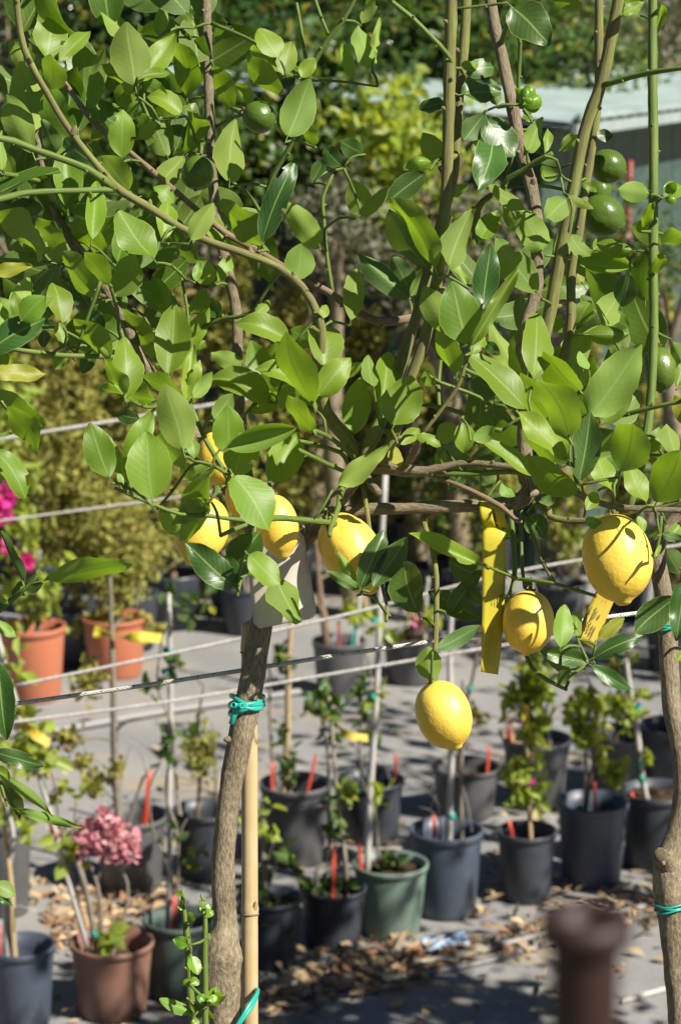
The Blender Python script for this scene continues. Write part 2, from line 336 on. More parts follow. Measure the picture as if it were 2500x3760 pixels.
# leaf blade: length 1 along +Y, width 1 in X, +Z the upper face
def leafblade(seed, fold=0.2, bow=0.06, wave=0.03, roll=0.0, tipcurl=0.0, shape=0.9, nt_=12, nx=3, notch=False, petiole=True):
    r = random.Random(seed); V, F, U = [], [], []; ph = r.random() * 6; ph2 = r.random() * 6; cols = 2 * nx + 1
    for i in range(nt_ + 1):
        t_ = i / nt_; wd = 0.5 * (math.sin(math.pi * min(1, max(0.0, 0.012 + 0.976 * t_ ** shape))) ** 0.66)
        if t_ > 0.8: wd *= 1 - 0.3 * ((t_ - 0.8) / 0.2) ** 1.5
        cren = 1 + 0.03 * math.sin(t_ * 47 + ph)
        for j in range(-nx, nx + 1):
            s = j / nx; x = s * wd * cren; ax = abs(x)
            z = fold * ax * 0.42 + bow * 4 * t_ * (1 - t_) + wave * math.sin(t_ * 9 + ph + (2 if s > 0 else 0)) * s * s
            if roll:
                th = s * roll; x = wd * math.sin(th) / max(roll, 0.5) * 1.0; z = -wd * (1 - math.cos(th)) / max(roll, 0.5) + bow * 4 * t_ * (1 - t_)
            y = t_
            if tipcurl and t_ > 0.45:
                a = (t_ - 0.45) / 0.55; z -= tipcurl * a * a * 0.55; y -= abs(tipcurl) * a * a * 0.25
            x += 0.03 * math.sin(t_ * 3.1 + ph2) * t_ * (1 - t_) * 4
            V.append(Vector((x, y, z))); U.append(((s + 1) / 2, t_))
    for i in range(nt_):
        for j in range(cols - 1):
            if notch and ((i in (8, 9) and j == 0) or (i == 4 and j == cols - 2)): continue
            k = i * cols + j; F.append((k, k + 1, k + cols + 1, k + cols))
    if petiole:
        p = [Vector((0, -0.14, -0.02)), Vector((0, -0.07, -0.012)), Vector((0, 0.03, 0.0))]
        tv = tube(p, [0.02, 0.015, 0.015], 5); k = len(V); V += tv[0]; F += [tuple(a + k for a in f) for f in tv[1]]; U += [(0.5, 0.0)] * len(tv[0])
    return V, F, U
LV = {}
def leafset(mat):
    if mat in LV: return LV[mat]
    L = []
    for i, kw in enumerate((dict(fold=0.15, bow=0.05), dict(fold=0.35, bow=0.03, wave=0.02), dict(fold=0.1, bow=-0.05, wave=0.05), dict(fold=0.3, bow=0.09, wave=0.04),
                            dict(fold=0.5, bow=-0.03), dict(fold=0.2, bow=0.1, wave=0.06, shape=0.8), dict(fold=0.25, bow=-0.09, wave=0.03, shape=1.0), dict(fold=0.05, bow=0.12, wave=0.05, notch=True),
                            dict(fold=0.4, bow=0.05, tipcurl=0.35), dict(fold=0.22, bow=0.02, wave=0.07, shape=0.75))):
        L.append(mesh('leaf', *[leafblade(i + 11, **kw)[k] for k in (0, 1)], M[mat], leafblade(i + 11, **kw)[2]))
    L.append(mesh('leaf', *leafblade(40, roll=1.5, bow=0.08)[:2], M[mat], leafblade(40, roll=1.5, bow=0.08)[2]))       # 10 rolled under
    L.append(mesh('leaf', *leafblade(41, roll=1.0, bow=0.18, tipcurl=0.8)[:2], M[mat], leafblade(41, roll=1.0, bow=0.18, tipcurl=0.8)[2]))  # 11 curled
    LV[mat] = L; return L
NCAM = {'L': (0.44, 0.42, 0.78), 'F': (0.04, 0.12, 1.0), 'S': (-0.38, 0.0, 0.92), 'B': (-0.54, -0.58, 0.6), 'R': (0.0, 0.1, 1.0), 'C': (0.2, 0.3, 0.9)}
def camvec(v): return (CR * v[0] + CU * v[1] - CF * v[2]).normalized()
def placeleaf(parent, mat, bx, by, tx, ty, wpx, kind, d, r, top=None, var=None):
    j = 0.16
    n = camvec([c + r.uniform(-j, j) for c in NCAM[kind]])
    B = P(bx, by, d); v = ray(tx, ty); s = (B - CC).dot(n) / v.dot(n); s = max(d - 0.10, min(d + 0.10, s)); T = CC + v * s
    y = T - B; L = y.length
    if L < 0.005: return None
    y /= L; n = (n - y * n.dot(y)).normalized()
    if top is None: top = r.random() < {'L': 0.8, 'F': 0.55, 'S': 0.5, 'B': 0.1, 'R': 0.9, 'C': 0.8}[kind]
    z = n if top else -n; x = y.cross(z).normalized()
    fs = max(0.45, math.sqrt(max(0.0, 1 - x.dot(CF) ** 2))); W = min(0.82 * L, 1.08 * wpx / FPX * d / fs)
    if kind == 'R': W *= 1.5
    S = leafset(mat); me = S[var if var is not None else (10 if kind == 'R' else 11 if kind == 'C' else r.randrange(10))]
    mt = Matrix(((x.x * W, y.x * L, z.x * L, B.x), (x.y * W, y.y * L, z.y * L, B.y), (x.z * W, y.z * L, z.z * L, B.z), (0, 0, 0, 1)))
    o = link('leaf', me, parent, mt)
    return B - y * L * 0.12, o
def leafcards(n, r, centre, radii, size, clumps=0, spread=0.35, up=0.5, aspect=0.5, shell=0.5, droop=0):
    """many small folded leaf faces spread through an uneven crown"""
    g = np.random.default_rng(r.randrange(1 << 30)); c = np.array(centre); R_ = np.array(radii)
    K = clumps or max(6, n // 90)
    u = g.normal(size=(K, 3)); u /= np.linalg.norm(u, axis=1)[:, None]; cc = u * (g.random(K) ** shell)[:, None]
    idx = g.integers(0, K, n); csz = g.uniform(0.6, 1.3, K)
    p = cc[idx] + g.normal(size=(n, 3)) * (spread * csz[idx])[:, None] * 0.6
    p = c + p * R_
    d = g.normal(size=(n, 3)); d[:, 2] += up; d /= np.linalg.norm(d, axis=1)[:, None]
    q = g.normal(size=(n, 3)); x = np.cross(d, q); x /= np.linalg.norm(x, axis=1)[:, None]; z = np.cross(x, d)
    s = size * g.uniform(0.55, 1.35, n)[:, None]; w_ = s * aspect / 2
    V = np.empty((n, 6, 3)); V[:, 0] = p; V[:, 1] = p + d * s * 0.4 + x * w_ + z * s * .12; V[:, 2] = p + d * s * 0.75 + x * w_ * .7 + z * s * .08
    V[:, 3] = p + d * s - z * s * droop; V[:, 4] = p + d * s * 0.75 - x * w_ * .7 + z * s * .08; V[:, 5] = p + d * s * 0.4 - x * w_ + z * s * .12
    F = []
    for i in range(n): k = i * 6; F += [(k, k + 1, k + 2, k + 3), (k, k + 3, k + 4, k + 5)]
    return V.reshape(-1, 3), F

# ------------------------------------------------------------------ setting
xs = np.linspace(-70, 70, 71); ys = np.concatenate([np.linspace(-8, 20, 57), np.linspace(20.5, 140, 60)])
V = []; F = []
for yy in ys:
    for xx in xs:
        h = 0.0 if yy < 17 else 0.11 * (yy - 17) ** 1.15
        V.append((xx, yy, h + (0.0 if yy < 15 else 0.25 * math.sin(xx * 0.31 + 1) * math.sin(yy * 0.23) * min(1, (yy - 15) / 5)) + (0.006 * math.sin(xx * 5.1) * math.sin(yy * 4.3) if yy < 15 else 0)))
nx_ = len(xs)
for i in range(len(ys) - 1):
    for k in range(nx_ - 1): a = i * nx_ + k; F.append((a, a + 1, a + nx_ + 1, a + nx_))
tag(link('ground', mesh('ground', V, F, M['ground'])), None, None, kind='structure')
TZ = 1.5
bx_ = box(-7, 7, -6, 3.18, -0.05, TZ); tag(mk('terrace', bx_[0], bx_[1], M['terrace'], smooth=False), None, None, kind='structure')

# ------------------------------------------------------------------ lemon trees: limbs read off the photograph, each with its own distance
LIMBS = [  # name, material, start depth, end depth, [(zone, x, y, radius)...]
 ('trunk', 'bark', 2.44, 2.44, [(7,1030,1900,72),(7,1030,1250,68),(7,1030,1100,72),(7,1020,970,94),(7,1015,880,106),(7,1020,830,98),(7,1032,760,66),(7,1035,690,53),(7,1028,540,55),(7,1037,300,52),(7,1060,100,51),(5,1088,1150,57),(5,1115,1000,58),(5,1140,880,59),(5,1168,740,57),(5,1190,600,55),(5,1205,500,52),(5,1240,380,49),(5,1300,270,46),(5,1375,165,44),(5,1440,85,42),(4,-60,1185,40),(4,20,1085,38),(4,75,1010,42),(4,110,960,46)]),
 ('limb', 'bark', 2.44, 2.47, [(4,-90,1225,34),(4,40,1178,30),(4,300,1160,28),(4,600,1152,30),(4,760,1142,34),(4,840,1115,40),(4,870,1060,38),(4,852,1000,38),(4,850,900,34),(4,845,760,30),(4,832,600,28),(4,835,420,28),(4,860,280,28),(4,905,130,29),(2,895,960,30),(2,862,800,28),(2,832,700,28),(2,790,480,29),(2,742,250,27),(2,702,80,27),(2,672,-160,25)]),
 ('limb', 'bark', 2.44, 2.36, [(4,110,965,40),(4,200,968,37),(4,300,985,30),(4,400,990,21),(4,550,955,15),(4,700,960,14),(4,850,985,14),(4,960,1030,15),(4,1080,1090,15),(4,1240,1150,15),(4,1400,1165,14),(4,1640,1175,13)]),
 ('limb', 'twig', 2.42, 2.40, [(4,390,995,14),(4,600,1003,14),(4,780,992,13),(4,930,1010,12)]),
 ('limb', 'stem', 2.43, 2.43, [(4,115,950,34),(4,135,860,32),(4,200,720,30),(4,270,520,27),(4,350,270,25),(4,405,60,25),(2,470,1000,24),(2,520,800,23),(2,541,500,22),(2,560,300,23),(2,575,100,24),(2,585,-160,22)]),
 ('limb', 'stem', 2.42, 2.37, [(4,190,955,30),(4,232,860,26),(4,272,750,25),(4,325,555,25),(4,388,390,26),(4,440,150,26),(2,455,1179,27),(2,482,950,27),(2,493,720,27),(2,499,500,27),(2,502,300,28),(2,509,100,28),(2,514,-160,26)]),
 ('limb', 'stem', 2.44, 2.30, [(4,105,950,36),(4,20,830,32),(3,1500,715,28),(3,1480,560,24),(3,1480,400,21),(3,1468,280,20),(3,1390,140,19),(3,1280,50,18),(3,1150,-5,18),(1,960,1110,18),(1,820,1040,18),(1,680,950,19),(1,560,880,20),(1,480,800,17),(1,330,610,15),(1,230,450,15),(1,110,220,16),(1,75,0,14),(1,60,-120,12)]),
 ('limb', 'drytwig', 2.46, 2.52, [(4,330,285,20),(4,190,303,20),(4,80,258,18),(3,1520,170,17),(3,1390,100,16),(1,1180,1150,15),(1,1050,1080,15),(1,890,950,14),(1,750,830,14),(1,600,700,13),(1,440,570,13),(1,285,360,12),(1,200,240,10)]),
 ('limb', 'bark', 2.47, 2.56, [(5,1270,320,40),(3,1150,1230,38),(3,980,960,34),(3,900,830,32),(3,740,600,30),(3,650,480,30),(3,582,310,27),(3,480,130,26),(3,380,-10,25),(1,330,1110,24),(1,250,950,22),(1,188,720,20),(1,165,560,18),(1,120,240,15),(1,105,-60,12)]),
 ('limb', 'bark', 2.52, 2.60, [(3,1190,1190,26),(3,1130,960,26),(3,1105,720,26),(3,1092,500,25),(3,1088,250,24),(1,1010,1080,24),(1,990,940,24),(1,975,760,23),(1,965,500,23),(1,955,200,22),(1,948,-100,20)]),
 ('branch', 'twig', 2.26, 2.31, [(1,-60,625,15),(1,60,648,16),(1,170,690,16),(1,400,775,16),(1,530,868,17)]),
 ('branch', 'twig', 2.24, 2.31, [(1,-60,930,16),(1,60,900,15),(1,130,885,14),(1,350,876,13),(1,525,872,14)]),
 ('branch', 'twig', 2.42, 2.52, [(1,-60,790,11),(1,80,808,11),(1,190,835,12)]),
 ('limb', 'stem', 2.47, 2.42, [(4,862,760,30),(4,900,520,30),(4,960,280,30),(4,1012,0,30),(2,1065,900,29),(2,1125,600,29),(2,1200,385,29),(2,1250,150,28),(2,1310,-160,26)]),
 ('limb', 'stem', 2.49, 2.50, [(4,880,820,24),(4,1000,570,23),(4,1058,330,22),(4,1062,100,22),(2,1085,1150,22),(2,1125,880,21),(2,1170,600,20),(2,1188,400,19),(2,1190,150,20),(2,1192,-160,18)]),
 ('limb', 'twig', 2.40, 2.47, [(4,1330,1160,20),(4,1375,1000,20),(4,1405,850,21),(4,1430,650,21),(4,1443,330,21),(2,1441,1179,22),(2,1442,700,22),(2,1437,300,22),(2,1440,-160,20)]),
 ('branch', 'twig', 2.43, 2.36, [(2,1200,392,14),(2,1350,350,12),(2,1470,325,12),(2,1660,300,10)]),
 ('branch', 'twig', 2.38, 2.34, [(2,522,312,14),(2,500,262,13),(2,450,200,12),(2,330,80,12),(2,230,0,11),(2,140,-90,9)]),
 ('branch', 'twig', 2.47, 2.42, [(2,737,210,14),(2,755,150,12),(2,778,90,11)]),
 ('branch', 'twig', 2.45, 2.42, [(2,815,470,8),(2,822,300,10),(2,826,190,9),(2,800,120,7)]),
 ('branch', 'twig', 2.48, 2.44, [(4,905,-110,14),(2,750,862,14),(2,830,790,14),(2,905,742,14),(2,975,705,12)]),
 ('branch', 'twig', 2.48, 2.46, [(2,752,862,9),(2,900,850,9),(2,1050,876,8)]),
 ('branch', 'twig', 2.48, 2.46, [(2,752,860,8),(2,775,780,7),(2,795,715,6)]),
 ('branch', 'stem', 2.50, 2.50, [(2,620,1100,16),(2,630,960,17),(2,690,900,12),(2,752,862,12)]),
 ('branch', 'twig', 2.58, 2.5, [(1,975,105,10),(1,1150,180,9),(1,1270,260,9),(1,1400,352,9)]),
 ('branch', 'twig', 2.5, 2.5, [(1,1365,10,8),(1,1385,120,8),(1,1420,345,9)]),
 ('branch', 'twig', 2.5, 2.46, [(1,1395,420,12),(1,1420,352,12),(1,1480,220,12),(1,1580,90,11),(1,1660,-60,10)]),
 ('branch', 'twig', 2.48, 2.48, [(1,1515,162,8),(1,1480,80,8),(1,1440,-40,7)]),
 ('branch', 'twig', 2.5, 2.44, [(1,1428,368,7),(1,1560,372,6),(2,170,396,5)]),
 ('branch', 'twig', 2.45, 2.40, [(3,1180,60,13),(1,1210,1080,13),(1,1225,930,13),(1,1260,800,13),(1,1322,700,12),(1,1375,580,11)]),
 ('branch', 'twig', 2.5, 2.5, [(3,1535,190,10),(3,1505,0,10),(1,1490,1000,9),(1,1488,900,9),(1,1535,800,8)]),
 ('branch', 'twig', 2.52, 2.48, [(1,1230,1040,9),(1,1190,960,9),(1,1130,880,9),(1,1062,832,8)]),
 ('branch', 'twig', 2.6, 2.52, [(1,972,600,8),(1,1050,550,8),(1,1118,525,8)]),
 ('branch', 'twig', 2.36, 2.46, [(3,60,428,11),(3,290,457,12),(3,480,462,12),(3,640,478,12)]),
 ('branch', 'twig', 2.42, 2.40, [(3,350,448,8),(3,390,320,9),(3,430,210,9),(3,465,110,8)]),
 ('branch', 'twig', 2.46, 2.36, [(3,640,470,8),(3,560,385,9),(3,540,250,9),(3,505,130,8)]),
 ('branch', 'twig', 2.52, 2.44, [(3,850,370,10),(3,905,345,10),(3,1030,285,10),(3,1150,265,9),(3,1250,120,8),(3,1300,60,8)]),
 ('branch', 'twig', 2.46, 2.46, [(3,870,350,7),(3,860,230,7),(3,830,70,7)]),
 ('branch', 'twig', 2.44, 2.30, [(3,745,620,8),(3,720,690,8),(3,650,690,8),(3,575,648,7)]),
 ('branch', 'twig', 2.30, 2.22, [(3,850,665,9),(3,882,695,9),(3,930,815,10),(3,990,920,11),(3,1030,985,12),(3,1080,1085,12),(3,1130,1179,12),(5,1162,35,12),(5,1172,110,11),(5,1150,210,10),(5,1112,295,9),(5,1093,388,8)]),
 ('branch', 'twig', 2.24, 2.26, [(3,838,892,8),(3,930,950,8),(3,1030,985,9)]),
 ('branch', 'twig', 2.18, 2.24, [(3,530,1068,8),(3,600,1098,9),(3,700,1142,9),(3,830,1190,9),(5,940,15,10),(5,1050,30,10),(5,1160,42,10)]),
 ('branch', 'twig', 2.20, 2.24, [(5,1016,108,10),(5,1080,80,10),(5,1162,48,10)]),
 ('branch', 'twig', 2.23, 2.40, [(5,1160,45,13),(5,1270,28,14),(5,1400,38,14),(5,1500,48,14),(6,0,60,14)]),
 ('branch', 'twig', 2.42, 2.34, [(4,60,925,11),(4,0,870,11),(3,1500,825,10),(3,1430,798,10)]),
 ('branch', 'twig', 2.42, 2.36, [(4,30,950,10),(3,1568,905,10),(3,1450,868,10),(3,1380,852,9)]),
 ('branch', 'twig', 2.42, 2.32, [(4,60,1010,10),(3,1568,985,10),(3,1470,940,11),(3,1375,893,10)]),
 ('branch', 'twig', 2.42, 2.34, [(4,30,1010,16),(4,0,1090,14),(6,-10,-20,13),(6,-45,70,12),(6,-50,110,10)]),
 ('stub', 'bark', 2.42, 2.38, [(4,115,1010,20),(4,150,1060,18),(4,180,1095,17)]),
 ('branch', 'stem', 2.42, 2.37, [(4,100,1045,10),(6,120,-20,10),(6,145,150,10),(6,172,250,9),(6,198,370,8),(6,215,440,7),(6,210,505,8)]),
 ('stub', 'bark', 2.44, 2.36, [(4,285,990,17),(4,330,920,15),(4,365,845,13)]),
 ('stub', 'drytwig', 2.37, 2.37, [(4,225,830,13),(4,300,842,13),(4,372,838,13)]),
 ('branch', 'twig', 2.43, 2.38, [(4,335,678,9),(4,450,695,10),(4,550,720,12),(4,670,790,12),(4,745,803,10)]),
 ('branch', 'twig', 2.47, 2.42, [(4,835,775,9),(4,780,765,9),(4,720,715,9),(4,640,650,9),(4,460,582,8),(4,410,550,6)]),
 ('branch', 'stem', 2.36, 2.34, [(4,365,835,9),(4,470,700,9),(4,540,600,10),(4,575,500,9),(4,600,412,8)]),
 ('branch', 'twig', 2.43, 2.45, [(4,455,710,10),(4,450,600,9),(4,462,480,8)]),
 ('branch', 'twig', 2.42, 2.44, [(4,510,480,8),(4,590,530,9),(4,670,560,8)]),
 ('branch', 'twig', 2.42, 2.38, [(4,1210,755,10),(4,1330,725,11),(4,1440,695,11),(4,1640,655,9)]),
 ('branch', 'twig', 2.38, 2.32, [(4,1090,1090,9),(4,1100,1010,8),(4,1130,940,8),(4,1165,850,8)]),
 ('branch', 'twig', 2.38, 2.34, [(4,1255,1140,9),(4,1275,1050,9),(4,1290,990,8)]),
 ('branch', 'twig', 2.37, 2.36, [(4,1400,1170,10),(4,1500,1150,9),(4,1620,1110,8)]),
 ('branch', 'stem', 2.46, 2.40, [(4,470,1160,13),(6,380,30,13),(6,420,150,13),(6,441,300,13),(6,442,450,13),(6,437,600,12),(6,436,680,10),(6,448,740,10)]),
 ('branch', 'drytwig', 2.38, 2.34, [(4,395,1005,10),(4,500,1040,11),(4,600,1080,12),(4,740,1155,12),(6,800,30,11),(6,832,45,9)]),
 ('branch', 'twig', 2.44, 2.42, [(6,780,-20,12),(6,795,130,12),(6,803,250,12),(6,795,330,11),(6,772,392,9)]),
 ('branch', 'twig', 2.45, 2.43, [(6,832,-10,9),(6,832,120,8),(6,836,250,8),(6,848,352,8)]),
 ('branch', 'twig', 2.43, 2.37, [(6,758,275,8),(6,800,305,9),(6,860,312,9),(6,985,330,9),(6,1090,362,9),(6,1172,386,8)]),
 ('branch', 'stem', 2.42, 2.40, [(6,850,20,8),(6,885,110,9),(6,930,230,9),(6,985,325,9)]),
 ('branch', 'twig', 2.43, 2.38, [(6,845,630,9),(6,868,690,9),(6,905,745,10),(6,1000,800,9),(6,1040,818,8)]),
 ('branch', 'twig', 2.39, 2.40, [(6,1035,815,8),(6,1075,745,8),(6,1160,690,8)]),
 ('branch', 'twig', 2.36, 2.36, [(6,1478,20,8),(6,1470,110,7),(6,1452,205,6)]),
 ('branch', 'stem', 2.44, 2.40, [(4,885,1140,16),(4,960,1175,16),(6,960,20,15),(6,1050,40,14),(6,1160,35,14),(6,1275,10,13),(4,1450,1150,12)]),
]
def zonepts(pts, d0, d1, extra=0.0):
    W, Rr, n = [], [], len(pts)
    for i, (k, x, y, r_) in enumerate(pts):
        d = d0 + (d1 - d0) * i / (n - 1); px, py = Z(int(k), x, y); W.append(P(px, py, d)); Rr.append(r_ * ZS / FPX * d)
    return W, Rr
class Tree:
    def __init__(self, base, label, cat='tree', name='lemon_tree'):
        self.e = thing(name, base, label, cat); self.S = []; self.pend = []; self.r = random.Random(5); self.n = 0
    def limb(self, name, mat, d0, d1, pts, ground=False):
        W, Rr = zonepts(pts, d0, d1)
        if ground:
            b0 = Vector((W[1].x, W[1].y, TZ - 0.03)); k = max(2, int((W[1] - b0).length / 0.05))
            W = [b0.lerp(W[1], i / k) for i in range(k)] + W[1:]; Rr = [Rr[1] * (1.1 - 0.1 * i / k) for i in range(k)] + Rr[1:]
        big = max(Rr); (v, f, u), Q, S = stemparts(W, Rr, 0.012, 14 if big > 0.008 else 9, 0.05 if big > 0.008 else 0.03, 0.0 if name == 'trunk' else (0.045 if big > 0.006 else 0.024), self.r, 1.5 if big > 0.006 else 0.8)
        o = mk(name, v, f, M[mat], self.e, u); self.S += [(q, s) for q, s in zip(Q, S)]; return o
    def depth_at(self, px, py):
        if not hasattr(self, 'A') or len(self.A) != len(self.S):
            self.A = np.array([proj(q) for q, s in self.S])
        k = np.argmin((self.A[:, 0] - px) ** 2 + (self.A[:, 1] - py) ** 2); return self.A[k, 2]
    def leaves(self, zone, data, mat='leaf'):
        for it in data.replace('\n', ' ').split(';'):
            it = it.strip()
            if not it: continue
            a = it.split(','); bx, by = Z(zone, float(a[0]), float(a[1])); tx, ty = Z(zone, float(a[2]), float(a[3])); wp = float(a[4]) * ZS
            kd = a[5].strip(); mt = mat
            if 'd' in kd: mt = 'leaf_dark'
            if 'y' in kd: mt = 'leaf_young'
            top = True if 't' in kd else False if 'u' in kd else None
            off = float(a[6]) / 100 if len(a) > 6 else {'L': -0.035, 'F': -0.03, 'B': 0.0, 'S': 0.05, 'R': 0, 'C': -0.03}[kd[0]] + self.r.uniform(-0.03, 0.03)
            d = self.depth_at(bx, by) + off
            q = placeleaf(self.e, mt, bx, by, tx, ty, wp, kd[0], d, self.r, top)
            if q: self.pend.append(q[0]); self.n += 1
    def connect(self, rad=0.0014, maxd=0.3):
        A = np.array([tuple(q) for q, s in self.S]); pend = [np.array(tuple(p)) for p in self.pend]
        dist = [np.min(((A - p) ** 2).sum(1)) for p in pend]
        while pend:
            i = int(np.argmin(dist)); p = pend.pop(i); dist.pop(i)
            k = int(np.argmin(((A - p) ** 2).sum(1))); a = Vector(A[k]); b_ = Vector(p); L = (b_ - a).length
            if L > maxd or L < 0.004: continue
            mid = (a + b_) / 2 + Vector((self.r.uniform(-.12, .12), self.r.uniform(-.1, .1), self.r.uniform(-.02, .16))) * L
            (v, f, u), Q, S = stemparts([a, mid, b_], [rad * (1.3 if L > 0.06 else 1.05), rad * 1.1, rad * 0.85], 0.012, 6, 0.03, 0.02 if L > 0.04 else 0, self.r, 0.6)
            mk('twig', v, f, M['twig'], self.e, u)
            nw = np.array([tuple(q) for q in Q]); A = np.vstack([A, nw])
            for m_ in range(len(pend)): dist[m_] = min(dist[m_], np.min(((nw - pend[m_]) ** 2).sum(1)))
T1 = Tree((P(*Z(7, 1030, 1250), 2.44).x, P(*Z(7, 1030, 1250), 2.44).y, TZ), 'lemon tree with grey furrowed trunk tied to a bamboo cane, carrying yellow and green fruit')
for nm, mt, d0, d1, pts in LIMBS: T1.limb(nm, mt, d0, d1, pts, ground=(nm == 'trunk'))
# rough knobs on the trunk
for (z_, x, y, r_, h) in ((5, 1050, 1050, 20, 26), (7, 930, 850, 26, 18), (4, 900, 1090, 22, 22), (5, 1225, 760, 10, 8), (7, 1110, 890, 24, 16)):
    p = P(*Z(z_, x, y), 2.435); d = CR * (-1 if x < 1100 else 1) * 1.0 - CF * 0.4
    if z_ == 4: d = CR
    v, f, u = nub(p - d.normalized() * 0.004, d, r_ * ZS / FPX * 2.43, h * ZS / FPX * 2.43 * 1.5); mk('knob', v, f, M['bark'], T1.e, u)

# ------------------------------------------------------------------ leaves of the lemon tree: base, tip, width, aspect to the light
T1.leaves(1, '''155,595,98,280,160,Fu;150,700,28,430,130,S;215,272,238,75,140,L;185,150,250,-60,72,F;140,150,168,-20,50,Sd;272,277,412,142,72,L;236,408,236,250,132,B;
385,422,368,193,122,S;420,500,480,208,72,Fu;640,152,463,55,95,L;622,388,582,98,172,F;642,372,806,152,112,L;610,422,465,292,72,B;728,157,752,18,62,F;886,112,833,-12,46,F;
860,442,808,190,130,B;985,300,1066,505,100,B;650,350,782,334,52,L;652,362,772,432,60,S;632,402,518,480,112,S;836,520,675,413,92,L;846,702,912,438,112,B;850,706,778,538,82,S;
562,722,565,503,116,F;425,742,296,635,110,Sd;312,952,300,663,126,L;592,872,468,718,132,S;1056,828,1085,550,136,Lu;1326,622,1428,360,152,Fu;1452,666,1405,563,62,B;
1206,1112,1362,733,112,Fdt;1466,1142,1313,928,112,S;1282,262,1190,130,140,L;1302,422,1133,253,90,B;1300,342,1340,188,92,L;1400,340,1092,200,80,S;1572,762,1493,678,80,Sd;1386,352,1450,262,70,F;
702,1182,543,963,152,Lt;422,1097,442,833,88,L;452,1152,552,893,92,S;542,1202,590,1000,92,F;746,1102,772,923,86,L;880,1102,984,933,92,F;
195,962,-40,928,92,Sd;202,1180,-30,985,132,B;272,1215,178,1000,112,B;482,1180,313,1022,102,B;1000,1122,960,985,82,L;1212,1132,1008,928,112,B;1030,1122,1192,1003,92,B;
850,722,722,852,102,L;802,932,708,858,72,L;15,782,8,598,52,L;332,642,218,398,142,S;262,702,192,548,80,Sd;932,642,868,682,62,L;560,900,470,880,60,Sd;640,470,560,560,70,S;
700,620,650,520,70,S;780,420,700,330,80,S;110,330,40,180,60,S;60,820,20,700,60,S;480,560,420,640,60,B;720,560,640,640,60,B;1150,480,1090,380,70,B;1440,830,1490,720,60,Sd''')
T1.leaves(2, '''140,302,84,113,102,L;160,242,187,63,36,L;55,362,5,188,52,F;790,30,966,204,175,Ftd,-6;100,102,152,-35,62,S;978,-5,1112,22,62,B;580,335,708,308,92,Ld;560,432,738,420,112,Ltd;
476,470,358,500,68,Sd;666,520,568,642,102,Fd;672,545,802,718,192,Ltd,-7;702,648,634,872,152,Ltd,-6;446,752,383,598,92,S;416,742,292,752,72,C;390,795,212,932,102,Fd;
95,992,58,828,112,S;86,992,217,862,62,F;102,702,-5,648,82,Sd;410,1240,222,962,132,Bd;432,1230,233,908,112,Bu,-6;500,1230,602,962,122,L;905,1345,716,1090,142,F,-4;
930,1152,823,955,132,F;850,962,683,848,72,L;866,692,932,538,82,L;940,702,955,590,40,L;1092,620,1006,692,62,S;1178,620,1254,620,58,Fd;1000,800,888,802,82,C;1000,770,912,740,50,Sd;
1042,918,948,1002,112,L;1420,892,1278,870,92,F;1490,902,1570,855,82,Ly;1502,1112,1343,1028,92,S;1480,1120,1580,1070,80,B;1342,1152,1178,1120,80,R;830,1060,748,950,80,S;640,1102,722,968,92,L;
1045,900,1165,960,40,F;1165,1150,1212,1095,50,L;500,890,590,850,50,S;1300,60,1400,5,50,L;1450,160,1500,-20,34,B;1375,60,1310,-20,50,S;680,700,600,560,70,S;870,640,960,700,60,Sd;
880,560,840,500,40,F;720,480,690,360,60,Sd;560,310,630,290,60,L;1060,1080,1150,1179,80,L;1390,1050,1440,930,50,B;1110,840,1180,880,40,F''')
